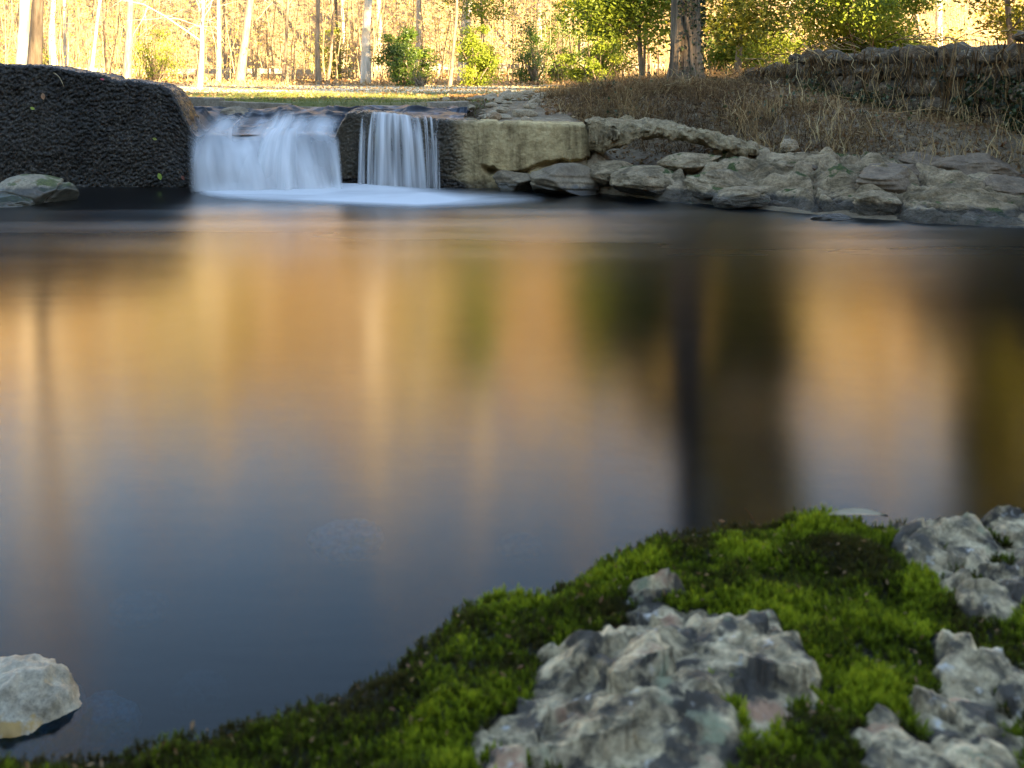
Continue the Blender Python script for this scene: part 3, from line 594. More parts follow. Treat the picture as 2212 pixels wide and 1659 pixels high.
# low concrete kerbs at the lawn's edge
def slabblock(name, px0, px1, pt0, pt1, Y0, Y1, h, label, seed, mat='curb'):
    a = P(px0, pt0, Y0); b = P(px1, pt1, Y1); nu = 40; t = np.linspace(0, 1, nu)[:, None]; c = a * (1 - t) + b * t; d = (b - a)[:2]; d /= np.linalg.norm(d); nn = np.array([-d[1], d[0], 0])
    sec = [(0, -h), (0, -.012), (.012, 0), (.2, 0), (.215, -.015), (.215, -h)]
    V = np.stack([c + nn * q + np.array([0, 0, w]) for q, w in sec], 1); k = len(sec); V = V.reshape(-1, 3); V += .008 * np.stack([fbm(V * 7, 3, seed), fbm(V * 7, 3, seed + 1), fbm(V * 5, 3, seed + 2)], 1)
    F = gridfaces(nu, k); T = [np.array([[i for i in range(k)]]), np.array([[(nu - 1) * k + i for i in range(k)][::-1]])]
    o = obj(name, mesh(name, V, [F] + T, False), M[mat]); return tag(o, label, 'kerb')
slabblock('concrete_kerb', 330, 474, 208, 212, 14.2, 14.15, .35, 'low concrete kerb nearest the black wing wall, behind the stream', 500)
slabblock('concrete_kerb', 475, 628, 218, 224, 14.15, 14.1, .35, 'low concrete kerb at the middle of the stream, before the lawn', 503)
slabblock('concrete_kerb', 620, 745, 229, 234, 14.1, 14.0, .35, 'sunken concrete kerb just above the wide waterfall', 506)
slabblock('concrete_kerb', 788, 914, 228, 232, 13.9, 13.7, .35, 'low concrete kerb behind the narrow side fall', 509)
slabblock('concrete_kerb', 929, 1012, 221, 219, 13.5, 13.6, .35, 'dark low kerb between the rubble stones and the lawn', 512)
slabblock('concrete_kerb', 1048, 1110, 206, 203, 16.2, 16.3, .3, 'dark kerb end at the left tip of the brush mound', 515, 'boulder_brown')

# ------------------------------------------------------------------ stone wall on the right bank, stone by stone
WA = np.array([3.35, 15.9]); WBp = np.array([4.98, 10.8]); WC = np.array([5.75, 8.6])
wdir = (WBp - WA) / np.linalg.norm(WBp - WA); wlen = np.linalg.norm(WC - WA); wn_ = np.array([wdir[1], -wdir[0]]); 
if wn_[0] > 0: wn_ = -wn_
def walltop(s): return np.interp(s, [0, 1.0, 2.6, 5.35, 8], [1.12, 1.26, 1.37, 1.46, 1.5])
def wallbase(s):
    p = WA + wdir * s; return gz(p[0], p[1]) - .12
sw = tag(empty('stone_wall', (WA[0], WA[1], wallbase(0))), 'old rubble stone wall overgrown with vines on the right bank', 'wall')
sprot = [mesh('stone', *[(lambda a: (a[0], [a[1]]))(rock((.5, .5, .5), 600 + k, n=9, cuts=10, amp=.22, block=.5))][0]) for k in range(8)]
for q in sprot: q.materials.append(M['wallstone'])
root_l = Vector(sw.location)
V = []; ns = 60
for s in np.linspace(0, wlen, ns):
    p = WA + wdir * s; zb_, zt_ = wallbase(s), walltop(s) - .05
    for (o_, z_) in ((.14, zb_), (.14, zt_), (-.14, zt_), (-.14, zb_)): V.append((p[0] + wn_[0] * o_, p[1] + wn_[1] * o_, z_))
addpart(obj('mortar_core', mesh('mortar_core', np.array(V), [gridfaces(ns, 4), np.array([[0, 1, 2, 3]]), np.array([[(ns - 1) * 4 + i for i in (3, 2, 1, 0)]])], False), M['mortar'], sw), sw)
rw = np.random.default_rng(21); nst = 0
s = 0.0; z0 = {}
row_h = [.17, .2, .15, .21, .16, .19, .17, .2, .18, .2]
for ri in range(7):
    s = rw.uniform(-.1, .1)
    while s < wlen:
        ln = rw.uniform(.12, .38); sc_ = s + ln / 2; zb_ = wallbase(sc_) ; zz_ = .34 + sum(row_h[:ri]); hgt = row_h[ri] * rw.uniform(.85, 1.1)
        top = walltop(sc_) + rw.uniform(-.05, .05)
        if zz_ + hgt * .4 < top and zz_ + hgt > zb_:
            hg = max(.12, min(hgt, top - zz_ + .02)); p = WA + wdir * sc_ + wn_ * (.10 + rw.uniform(-.05, .05))
            o = obj('stone', sprot[nst % 8], None, sw, (p[0] - root_l.x, p[1] - root_l.y, zz_ + hg / 2 - root_l.z)); o.scale = (ln * 1.2, .30, hg * rw.uniform(1.1, 1.45))
            o.rotation_euler = (rw.uniform(-.12, .12), rw.uniform(-.12, .12), math.atan2(wdir[1], wdir[0]) + rw.uniform(-.1, .1)); nst += 1
        s += ln

# ------------------------------------------------------------------ trees
def grow(mbT, mbB, r, base, height, r0, lean=(0, 0), nb=14, lev=2, first=.3, spread=1.0, curve=.04, sides=8, twig_r=.006, pts=9, flare=1.35):
    """trunk into mbT, limbs and twigs into mbB; returns twig tips"""
    t = np.linspace(0, 1, pts); off = np.cumsum(r.normal(size=(pts, 2)) * curve * height / pts, axis=0)
    off -= off[0]
    tr = np.stack([base[0] + lean[0] * t * height + off[:, 0], base[1] + lean[1] * t * height + off[:, 1], base[2] + t * height], 1)
    rad = r0 * (1 - .82 * t ** .9); rad[0] *= flare
    mbT.tube(tr, rad, sides, r.uniform(0, 1)); tips = []
    def br(p0, d, ln, rd, lv):
        k = 5 if lv > 0 else 4; q = [p0]; dd = d.copy()
        for i in range(k):
            dd = dd + r.normal(size=3) * .16 + np.array([0, 0, .05]); dd /= np.linalg.norm(dd); q.append(q[-1] + dd * ln / k)
        q = np.array(q); mbB.tube(q, np.linspace(rd, max(twig_r * .5, rd * .3), k + 1), 4 if lv > 1 else 3, r.uniform(0, 1)); tips.append(q[-1])
        if lv > 0:
            for i in range(r.integers(3, 6)):
                f = r.uniform(.25, 1.0); b = q[0] * 0 + np.array([np.interp(f * k, range(k + 1), q[:, j]) for j in range(3)])
                e = dd + r.normal(size=3) * .75; e /= np.linalg.norm(e); br(b, e, ln * r.uniform(.35, .6), max(twig_r, rd * .5), lv - 1)
    for i in range(nb):
        f = first + (1 - first) * (i + r.uniform(0, .9)) / nb; b = np.array([np.interp(f, t, tr[:, j]) for j in range(3)]); az = r.uniform(0, 6.283)
        el = r.uniform(.3, .9); d = np.array([math.cos(az) * math.cos(el), math.sin(az) * math.cos(el), math.sin(el)])
        br(b, d, height * r.uniform(.16, .32) * spread * (1.15 - .5 * f), np.interp(f, t, rad) * .45, lev)
    return np.array(tips)
def bare_tree(height, r0, seed, bark, twig, **kw):
    r = np.random.default_rng(seed); a, b = MB(), MB(); grow(a, b, r, (0, 0, -.25), height, r0, **kw)
    root = empty('bare_tree'); a.build('trunk', M[bark], root); b.build('branches', M[twig], root); return root
G_FAR = 'bare trees deep in the sunlit wood'
# trees told apart at the wood's edge: (px at base, depth, width px, height, bark, lean, label)
edge_trees = [
    (45, 30, 24, 15, 'bark_pale', .005, 'thick white sunlit trunk at the far left edge of the wood', {}),
    (70, 19.5, 26, 14, 'bark_brown', .05, 'shaded brown trunk in front of the white trunk at far left', {'first': .35}),
    (192, 33, 8, 10, 'bark_pale', .10, 'slim pale leaning tree left of the pinkish trunk', {}),
    (272, 36, 16, 15, 'bark_tan', .05, 'tan trunk standing behind the middle of the black wing wall', {}),
    (430, 26.5, 10, 6.5, 'bark_pale', .03, 'small white tree with low spreading branches at the lawn edge', {'first': .16, 'nb': 18, 'spread': 1.5}),
    (472, 38, 9, 12, 'bark_pale', -.01, 'slim pale trunk right behind the small white spreading tree', {}),
    (515, 37, 18, 14, 'bark_tan', .12, 'leaning brown trunk above the left side of the wide waterfall', {}),
    (608, 37, 8, 9, 'bark_brown', .06, 'thin dark crooked tree behind the wooden rail', {}),
    (688, 37, 11, 13, 'bark_tan', .06, 'thin tan tree rising above the middle of the wide waterfall', {}),
    (706, 39, 7, 10, 'bark_tan', .04, 'very thin tan tree close beside another thin tan tree', {}),
    (790, 35.5, 20, 16, 'bark_pale', .05, 'straight pale barked tree left of the glossy green shrub', {'first': .4}),
    (970, 33, 8, 9, 'bark_brown', .07, 'thin black tree right of the glossy green shrub', {}),
    (1002, 39, 25, 17, 'bark_pale', .02, 'thick pale trunk rising behind the yellow green shrub', {'first': .4}),
    (1165, 44, 14, 14, 'bark_pale', .0, 'pale trunk showing above the dark green shrubs', {}),
    (1388, 24, 7, 6, 'bark_brown', .03, 'thin dark sapling left of the big furrowed trunk', {}),
    (1402, 25, 6, 6, 'bark_brown', -.02, 'thinnest sapling close to the big furrowed trunk', {}),
    (2010, 34, 10, 9, 'bark_tan', -.15, 'leaning tan branchy tree behind the stone wall', {}),
]
for k, (px, Y, w, h, bark, ln, lab, kw) in enumerate(edge_trees):
    kw = dict(kw); o = bare_tree(h, w / 2 / FPX * Y * 1.05, 700 + k, bark, 'twig_pale' if bark == 'bark_pale' else 'twig', lean=(ln, 0), **kw)
    x = XP(px, Y); o.location = (x, Y, gz(x, Y)); tag(o, lab, 'tree')
proto = [bare_tree(15, .11, 750, 'bark_tan', 'twig', nb=22, spread=1.2), bare_tree(17, .14, 751, 'bark_pale', 'twig_pale', first=.35, nb=22), bare_tree(12, .07, 752, 'bark_tan', 'twig', nb=22), bare_tree(14, .09, 753, 'bark_brown', 'twig', lean=(.06, 0)), bare_tree(9, .05, 754, 'bark_pale', 'twig_pale', nb=18, first=.15)]
rf = np.random.default_rng(31); used = [0] * 5; nf = 0
spots = []
while len(spots) < 150:
    Y = 40 + 75 * rf.uniform() ** 1.3; x = rf.uniform(-.56, .56) * Y
    if all((x - a) ** 2 + (Y - b) ** 2 > 2.2 for a, b in spots): spots.append((x, Y))
for (x, Y) in spots:
    i = int(rf.integers(0, 5)); loc = (x, Y, gz(x, Y)); rz = rf.uniform(0, 6.28); sc_ = rf.uniform(.75, 1.15)
    if used[i] == 0: o = proto[i]; o.location = loc; o.rotation_euler = (0, 0, rz); used[i] = 1
    else: o = dup(proto[i], loc, rz, sc_)
    tag(o, 'bare slender tree deep in the sunlit wood behind the wooden rail', 'tree', G_FAR)

# evergreen shrubs
def shrub(h, w, seed, leafm, N, lsize, nclump=38, stems=7, name='evergreen_shrub', base=-.12, droop=0):
    r = np.random.default_rng(seed); root = empty(name); a, b = MB(), MB()
    c = r.normal(size=(nclump, 3)); c /= np.linalg.norm(c, axis=1, keepdims=True); c *= r.uniform(.3, 1.25, (nclump, 1)) ** .7
    c = c * np.array([w / 2, w / 2, h * (1 - base) / 2]) * np.array([.85, .85, .9]) + np.array([0, 0, h * (base + (1 - base) / 2)])
    tp = 1 - .35 * ss(.45 * h, h, c[:, 2]); c[:, :2] *= tp[:, None]
    for q in c[:: max(1, nclump // (stems * 3))]:
        s0_ = np.array([r.normal() * .06, r.normal() * .06, -.1]); mid = (s0_ + q) / 2 + r.normal(size=3) * .08; a.tube(np.array([s0_, mid, q]), [.03, .02, .008], 4, r.uniform())
    ids = r.integers(0, nclump, N); rad = r.uniform(.10, .24, nclump) * (w + h) / 2
    off = r.normal(size=(N, 3)); off /= np.linalg.norm(off, axis=1, keepdims=True); off *= (r.uniform(0, 1, (N, 1)) ** .45)
    C = c[ids] + off * rad[ids][:, None] * np.array([1, 1, .75]); C[:, 2] = np.where(C[:, 2] < .03, r.uniform(.03, .5 * h, N), C[:, 2]); C[:, :2] *= (1 + .12 * r.normal(size=(N, 1)))
    ct = r.uniform(0, 1, nclump); tint = np.clip(.55 * ct[ids] + .45 * r.uniform(0, 1, N), 0, 1)
    leaves(N, C, r.uniform(.7, 1.3, N) * lsize, tint, b, .5, .2, .4, r)
    a.build('stems', M['bark_brown'], root); b.build('foliage', M[leafm], root, False); return root
shrubs = [(872, 34.5, 1.95, 1.65, 'leaf_gloss', 7000, .09, 'glossy dark green shrub right of the straight pale barked tree'),
          (1030, 33.5, 1.75, 1.5, 'leaf_lime', 7000, .08, 'yellow green shrub before the thick pale trunk'),
          (905, 33, .7, .9, 'leaf_lime', 900, .05, 'small pale bush at the foot of the glossy shrub'),
          (1155, 36, 2.2, 1.5, 'leaf_gloss', 3600, .08, 'dark green shrub behind the broad yellow green shrub'),
          (1285, 29.5, 1.7, 2.1, 'leaf_lime', 10000, .075, 'broad yellow green bush left of the big furrowed tree'),
          (1215, 38, 2.6, 1.6, 'leaf_gloss', 3200, .08, 'tall dark shrub behind the broad yellow green bush'),
          (335, 37, 1.9, 1.8, 'leaf_lime', 2400, .07, 'loose yellow green bush behind the low end of the black wall'),
          (720, 44, 2.2, 1.6, 'leaf_lime', 2400, .08, 'olive bush among thin trees behind the rail'),
          (1650, 22, 1.35, 1.9, 'leaf_lime', 9000, .07, 'bright leafy bush right of the big trunk, above the brush'),
          (1545, 24, 1.6, 1.2, 'leaf_gloss', 3000, .065, 'dark leafy bush close behind the big trunk'),
          (1875, 24, 3.1, 2.9, 'leaf_lime', 24000, .09, 'large lime green bush behind the stone wall'),
          (1745, 25.5, 1.5, 1.6, 'leaf_lime', 4000, .06, 'small lime bush where the stone wall begins'),
          (2040, 30, 1.5, 2.0, 'leaf_olive', 2600, .07, 'thin olive bush between the lime bush and the golden holly'),
          (60, 40, 1.4, 2.0, 'leaf_lime', 1800, .07, 'low yellow green bush at the far left of the wood')]
for k, (px, Y, h, w, lm, N, ls, lab) in enumerate(shrubs):
    o = shrub(h, w, 800 + k, lm, N, ls); x = XP(px, Y); o.location = (x, Y, gz(x, Y)); tag(o, lab, 'shrub')
def evergreen(h, w, seed, leafm, N, ls, clear):
    r = np.random.default_rng(seed); root = empty('evergreen_tree'); a, b, f = MB(), MB(), MB()
    tips = grow(a, b, r, (0, 0, -.2), h, .065, nb=22, lev=1, first=clear / h, spread=w / h * 2.0)
    n = len(tips); ids = r.integers(0, n, N); ct = r.uniform(0, 1, n); off = r.normal(size=(N, 3)) * np.array([.30, .30, .20])
    leaves(N, tips[ids] + off, r.uniform(.7, 1.3, N) * ls, np.clip(.5 * ct[ids] + .5 * r.uniform(0, 1, N), 0, 1), f, .5, .3, .4, r)
    a.build('trunk', M['bark_brown'], root); b.build('limbs', M['bark_brown'], root); f.build('foliage', M[leafm], root, False); return root
for k, (px, Y, h, w, lm, N, cl, lab) in enumerate([
        (1590, 21, 9.5, 2.6, 'leaf_olive', 46000, .9, 'dark evergreen holly tree right behind the big furrowed trunk'),
        (1385, 22.5, 3.9, 2.2, 'leaf_lime', 28000, 1.1, 'dark evergreen holly with hanging boughs left of the big trunk'),
        (1045, 38, 9.0, 1.8, 'leaf_lime', 16000, 2.0, 'tall slim yellow green tree behind the yellow green shrub'),
        (1290, 40, 9.5, 3.4, 'leaf_olive', 22000, 1.5, 'tall olive green tree behind the broad yellow green bush'),
        (2190, 21, 9.5, 3.2, 'leaf_olive', 46000, .4, 'golden olive holly tree above the right end of the stone wall')]):
    o = evergreen(h, w, 850 + k, lm, N, .10, cl); x = XP(px, Y); o.location = (x, Y, gz(x, Y)); tag(o, lab, 'tree')

# big furrowed tree on the right bank
bx, by = XP(1480, 15.2), 15.2; bzg = gz(bx, by); bt = tag(empty('big_tree', (bx, by, bzg)), 'big tree with grey furrowed trunk and ivy on the right bank mound', 'tree')
nu, nv = 200, 170; t = np.concatenate([np.linspace(-.3, 2.2, 120), np.linspace(2.25, 7.5, 80)]); th = np.linspace(0, 2 * math.pi, nv, endpoint=False); T, TH = np.meshgrid(t, th, indexing='ij')
rad = .185 * (1 - .055 * np.clip(T, 0, 9)) + .075 * np.exp(-np.clip(T, 0, 9) / .22) * (1 + .6 * np.sin(3 * TH + .6))
pp = np.stack([np.cos(TH).ravel() * 3.0, np.sin(TH).ravel() * 3.0, T.ravel() * 1.5], 1); rad = rad + .034 * ridged(pp * np.array([1.5, 1.5, .4]), 3, 900).reshape(T.shape) + .02 * fbm(pp * .6, 3, 905).reshape(T.shape)
V = np.stack([np.cos(TH) * rad + .012 * T, np.sin(TH) * rad, T], -1).reshape(-1, 3)
i = np.arange(nu - 1)[:, None]; j = np.arange(nv)[None]
obj('trunk', mesh('trunk', V, [np.stack([i * nv + j, i * nv + (j + 1) % nv, (i + 1) * nv + (j + 1) % nv, (i + 1) * nv + j], -1).reshape(-1, 4)]), M['bark_big'], bt)
r = np.random.default_rng(905); a, b = MB(), MB()
grow(a, b, r, (.09, 0, 7.2), 8.5, .12, nb=16, lev=2, first=.05, spread=1.3, flare=1); 
for k in range(5):
    az = k * 1.3 + .4; q = np.array([[0.05, 0, 4.2 + .6 * k]]); pts = [q[0] + np.array([math.cos(az) * s_, math.sin(az) * s_, .6 * s_]) * 3.2 for s_ in np.linspace(0, 1, 6)]; b.tube(np.array(pts) + r.normal(size=(6, 3)) * .05, np.linspace(.08, .02, 6), 5)
    for m_ in range(14):
        f_ = r.integers(2, 6); e = np.array(pts[f_]) + np.cumsum(r.normal(size=(4, 3)) * .25 + np.array([0, 0, .08]), axis=0); b.tube(np.vstack([pts[f_], e]), np.linspace(.02, .004, 5), 3)
a.build('leader', M['bark_big'], bt); b.build('branches', M['bark_brown'], bt)
V, F = [], []
vine = MB(); tq = np.linspace(0, 1, 14); vine.tube(np.stack([-.02 + .19 * tq ** 1.4 + .025 * np.sin(tq * 7), -.225 - .06 * tq ** 3 + .015 * np.sin(tq * 8), .95 - 1.05 * tq ** .9], 1), .026 * (1 + .35 * np.sin(tq * 11)) * (1 - .2 * tq), 7); vine.build('vine_root', M['bark_big'], bt)
iv = MB(); N = 500; zz_ = np.concatenate([r.uniform(.0, .9, 200), r.normal(1.05, .12, 300)]); an = r.uniform(-2.2, .9, N); rd = .22 + r.uniform(0, .05, N)
leaves(N, np.stack([.012 * zz_ + np.cos(an) * rd, np.sin(an) * rd, zz_], 1), r.uniform(.03, .06, N), r.uniform(0, 1, N), iv, .8, .2, .3, r); iv.build('ivy', M['ivy'], bt, False)

# woodland mass: saplings, twigs and hanging leaves nobody could count
r = np.random.default_rng(41); mb = MB(); NS = 1900
for k in range(NS):
    Y = 37 + 55 * r.uniform() ** 1.3; x = r.uniform(-.58, .58) * Y; h = r.uniform(1.5, 7.5); z = 0
    q = np.zeros((5, 3)); q[:, 2] = np.linspace(0, h, 5); q[1:, :2] = np.cumsum(r.normal(size=(4, 2)) * .05 * h / 2, axis=0); q += np.array([x, Y, 0])
    mb.tube(q, np.linspace(r.uniform(.012, .03), .004, 5), 3, r.uniform())
    for m_ in range(5):
        f_ = r.integers(1, 4); d = r.normal(size=3) * .35; d[2] = abs(d[2]) + .1; d *= h * .25; e = np.stack([q[f_], q[f_] + d * .5 + r.normal(size=3) * .08, q[f_] + d]); mb.tube(e, [.009, .006, .003], 3, r.uniform())
V = np.concatenate(mb.V); V[:, 2] += ground(V[:, 0], V[:, 1]) - .05; mb.V = [V]
tag(mb.build('woodland', M['twig']), 'mass of sunlit saplings and twigs filling the wood', kind='stuff')
mb = MB(); N = 120000; Y = np.where(r.uniform(size=N) < .12, 36.5 + 9 * r.uniform(size=N), 47.5 + 50 * r.uniform(size=N) ** 1.2); x = r.uniform(-.58, .58, N) * Y
cl = fbm(v2(x * .5, Y * .5), 3, 42); hmax = 1.5 + 7.5 * np.clip(cl + .5, 0, 1.2); hz = r.uniform(0, 1, N) ** 1.2 * hmax
x += r.normal(size=N) * .2; C = np.stack([x, Y, ground(x, Y) + hz], 1); tint = np.clip(.5 + .9 * fbm(v2(x * .3, Y * .3, 7), 3, 43) + r.normal(size=N) * .16, 0, 1)
leaves(N, C, r.uniform(.06, .14, N), tint, mb, .55, .1, .3, r)
tag(mb.build('woodland_leaves', M['leaf_wood'], None, False), 'golden and green leaves hanging in the understorey of the wood', kind='stuff')

mb = MB(); N = 130000; Y = 44 + 62 * r.uniform(size=N) ** 1.15; x = r.uniform(-.62, .62, N) * Y; cl = fbm(v2(x * .22, Y * .22), 3, 45); top = 12 + 7 * cl + 1.0 * r.normal(size=N)  # leaves added high in the bare crowns so the pool reflects gold
hz = 5.0 + np.clip(top - 5.0, .5, 20) * r.uniform(0, 1, N) ** .8; C = np.stack([x, Y, ground(x, Y) + hz], 1); tint = np.clip(.42 + 1.0 * fbm(v2(x * .25, Y * .1, 3), 3, 46) + r.normal(size=N) * .12, 0, 1)
leaves(N, C, r.uniform(.12, .34, N), tint, mb, .4, .1, .3, r)
tag(mb.build('added_canopy', M['leaf_canopy'], None, False), 'golden brown leaves still hanging in the crowns of the wood', kind='stuff')

# wooden rail fence along the wood
fence = tag(empty('rail_fence', (-10, 46, gz(-10, 46))), 'weathered low wooden rail on posts running along the wood', 'fence')
def boxv(x0, x1, y0, y1, z0, z1):
    V = np.array([(x, y, z) for x in (x0, x1) for y in (y0, y1) for z in (z0, z1)]); return V, np.array([(0, 1, 3, 2), (4, 6, 7, 5), (0, 4, 5, 1), (2, 3, 7, 6), (0, 2, 6, 4), (1, 5, 7, 3)])
Vp, Fp = boxv(-.09, .09, -.07, .07, -.2, .60); postm = mesh('post', Vp, [Fp], False); postm.materials.append(M['railwood'])
Vb, Fb = boxv(-.62, .62, -.11, -.072, .36, .56); railm = mesh('rail', Vb, [Fb], False); railm.materials.append(M['railwood'])
fl = fence.location
for k in range(26):
    x = -23 + k * 1.25; Y = 46 - .03 * (x + 10); z = gz(x, Y)
    o = obj('post', postm, None, fence, (x - fl.x, Y - fl.y, z - fl.z)); o = obj('rail', railm, None, fence, (x + .625 - fl.x, Y - fl.y, z - fl.z + .01 * math.sin(k * 2.1)))

# ------------------------------------------------------------------ dry brush, vines, leaf litter, grass
r = np.random.default_rng(51)
def stems(N, x, y, h, lean, tint, mb, wid=.004, seg_=4, z=None):
    """N flat curved stalks"""
    z = ground(x, y) - .02 if z is None else z
    az = r.uniform(0, 6.283, N); ln = lean * r.uniform(.1, 1.4, N); d = np.stack([np.cos(az), np.sin(az)], 1); sd = r.normal(size=(N, 3)); sd[:, 2] *= .2; sd /= np.linalg.norm(sd, axis=1, keepdims=True)
    t = np.linspace(0, 1, seg_)[None]; kink = r.normal(size=(N, seg_, 3)) * .06 * h[:, None, None]; kink[:, 0] = 0
    B = np.stack([x[:, None] + d[:, :1] * (ln * h)[:, None] * t ** 1.7, y[:, None] + d[:, 1:] * (ln * h)[:, None] * t ** 1.7, z[:, None] + h[:, None] * t * (1 - .45 * np.clip(ln, 0, 1.6)[:, None] * t)], -1) + kink
    w = (wid * r.uniform(.5, 1.5, N))[:, None, None] * (1 - .7 * t[..., None])
    V = np.stack([B - sd[:, None] * w, B + sd[:, None] * w], 2).reshape(-1, 3)
    b0 = (np.arange(N) * seg_ * 2)[:, None] + (np.arange(seg_ - 1) * 2)[None]; Q = np.stack([b0, b0 + 1, b0 + 3, b0 + 2], -1).reshape(-1, 4)
    mb.add(V, Q, None, np.repeat(tint, seg_ * 2))
mb = MB(); N = 90000
x = r.uniform(.2, 6.5, N); y = r.uniform(9.2, 19, N); d = sdist(x, y)
pxx = x / y * FPX + CX; left = np.interp(y, [11, 12, 13, 14, 16, 19], [1290, 1235, 1200, 1180, 1150, 1200]) + 25 * r.normal(size=N)
ok = (d > np.interp(pxx, [1200, 1500, 1700, 1900, 2300], [1.1, 1.35, 1.45, 1.45, 1.25]) + .25 * fbm(v2(x * 2, y * 2), 2, 52)) & (pxx > left) & (pxx < 2400) & ((y > 10.9) | (pxx > 1620))
x, y, pxx = x[ok], y[ok], pxx[ok]; N = len(x); cl = fbm(v2(x * 1.6, y * 1.6), 3, 53)
h = np.clip(.10 + .22 * (cl + .35) + .08 * r.normal(size=N), .05, .55) * np.interp(pxx, [1150, 1300, 1600, 1750, 2300], [.5, 1.0, 1.0, .8, .7])
wd_ = (x - WA[0]) * wn_[0] + (y - WA[1]) * wn_[1]; h = h * np.where((y < 15.5), .32 + .68 * ss(.5, 2.2, wd_), 1)
stems(N, x, y, h, 1.3, np.clip(.40 + .5 * cl + .22 * r.normal(size=N), 0, 1), mb, .0045)
ci = r.integers(0, N, 2600); ci = ci[(cl[ci] > .0) & (pxx[ci] < 2350)]; hc = r.uniform(.2, .55, len(ci)) * np.interp(pxx[ci], [1150, 1300, 1700, 2300], [.5, 1, .9, .7])
stems(len(ci), x[ci] + r.normal(size=len(ci)) * .05, y[ci], hc, 2.0, r.uniform(.3, 1, len(ci)), mb, .006, 6)
tag(mb.build('dry_brush', M['brush'], None, False), 'tangle of dry brown weeds and stalks covering the right bank mound', kind='stuff')
mb = MB(); N = 900; x = r.uniform(2.3, 5.0, N); y = r.uniform(9.6, 12, N); d = sdist(x, y); cl = fbm(v2(x * 3, y * 3), 2, 54); ok = (d > 1.1) & (cl > .05); x, y = x[ok], y[ok]
stems(len(x), x, y, r.uniform(.2, .5, len(x)), .35, r.uniform(.75, 1, len(x)), mb, .004, 5)
tag(mb.build('straw_stalks', M['brush'], None, False), 'pale upright straw stalks at the foot of the stone wall', kind='stuff')
# vines on the wall
mb = MB()
for k in range(520):
    s = r.uniform(.2, wlen); p = WA + wdir * s + wn_ * (.22 + r.uniform(0, .08)); zt_ = walltop(s) + r.uniform(-.02, .05); zb_ = wallbase(s) + .1; ln = r.uniform(.25, 1.0) * (zt_ - zb_)
    st0 = zt_ - r.uniform(0, .35) * (zt_ - zb_); q = np.stack([np.full(5, p[0]), np.full(5, p[1]), np.linspace(st0, max(zb_, st0 - ln), 5)], 1) + np.cumsum(r.normal(size=(5, 3)) * np.array([.035, .035, .015]), axis=0)
    if k % 8 == 0: q = np.stack([p[0] + wdir[0] * np.linspace(0, .6, 5), p[1] + wdir[1] * np.linspace(0, .6, 5), zt_ + .05 + .08 * np.sin(np.linspace(0, 3, 5)) - .1 * np.linspace(0, 1, 5)], 1) + np.cumsum(r.normal(size=(5, 3)) * .03, axis=0)
    mb.tube(q, np.linspace(.006, .0025, 5) * r.uniform(.7, 1.6), 3, r.uniform(.2, 1))
tag(mb.build('dry_vines', M['brush'], None, False), 'dry vines trailing over the stone wall', kind='stuff')
mb = MB(); N = 9000; s = 1.5 + (wlen - 1.5) * r.uniform(size=N) ** .75; base_ = WA[None] + wdir[None] * s[:, None] + wn_[None] * (.2 + r.uniform(0, .16, N))[:, None]
zb_ = ground(base_[:, 0], base_[:, 1]); zt_ = walltop(s); f_ = r.uniform(0, 1, N) ** 2.6; cl = fbm(np.stack([s * 1.3, f_ * 2.2, 0 * s], 1), 3, 56); ok = cl > -.12 + 1.1 * f_ - .2
C = np.stack([base_[:, 0], base_[:, 1], zb_ + f_ * (zt_ - zb_)], 1)[ok]; N = len(C); leaves(N, C, r.uniform(.03, .065, N), r.uniform(0, 1, N), mb, .8, .1, .3, r)
x = r.uniform(1.0, 5, 1500); y = r.uniform(10.8, 15, 1500); cl = fbm(v2(x * 1.1, y * 1.1), 2, 57); ok = (cl > .12) & (sdist(x, y) > 1.6); x, y = x[ok], y[ok]
leaves(len(x), np.stack([x, y, ground(x, y) + r.uniform(.03, .25, len(x))], 1), r.uniform(.03, .06, len(x)), r.uniform(.3, 1, len(x)), mb, .7, .1, .3, r)
tag(mb.build('ivy', M['ivy'], None, False), 'dark ivy leaves climbing the stone wall and bank', kind='stuff')
# fallen leaves on bank and lawn
mb = MB(); N = 14000; x = r.uniform(-1, 6, N); y = r.uniform(9, 18, N); ok = (sdist(x, y) > .85) & ~((x < .35) & (y < 14)); x, y = x[ok], y[ok]; N = len(x)
leaves(N, np.stack([x, y, ground(x, y) + .008 + r.uniform(0, .015, N)], 1), r.uniform(.03, .07, N), r.uniform(0, .7, N), mb, .65, .7, .3, r)
N = 3200; x = r.uniform(-9, 2.5, N); y = r.uniform(14.4, 36, N); leaves(N, np.stack([x, y, ground(x, y) + .02], 1), r.uniform(.04, .08, N), r.uniform(.3, 1, N), mb, .65, .7, .3, r)
N = 16000; y = r.uniform(34, 52, N); x = r.uniform(-.5, .5, N) * y; leaves(N, np.stack([x, y, ground(x, y) + .02 + r.uniform(0, .12, N)], 1), r.uniform(.07, .14, N), r.uniform(.1, 1, N), mb, .65, .5, .3, r)
tag(mb.build('fallen_leaves', M['leaf_dry'], None, False), 'brown fallen leaves scattered over bank, lawn and forest floor', kind='stuff')
mb = MB(); N = 60000; y = 14.1 + 19 * r.uniform(size=N) ** 1.5; x = r.uniform(-.36, .09, N) * y + .1; cl = fbm(v2(x * .9, y * .9), 3, 58); ok = (r.uniform(size=N) < .75 + cl); x, y, cl = x[ok], y[ok], cl[ok]; N = len(x)
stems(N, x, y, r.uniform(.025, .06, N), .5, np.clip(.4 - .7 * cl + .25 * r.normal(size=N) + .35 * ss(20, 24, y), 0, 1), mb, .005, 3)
tag(mb.build('grass', M['grass'], None, False), 'short winter lawn grass beyond the stream', kind='stuff')
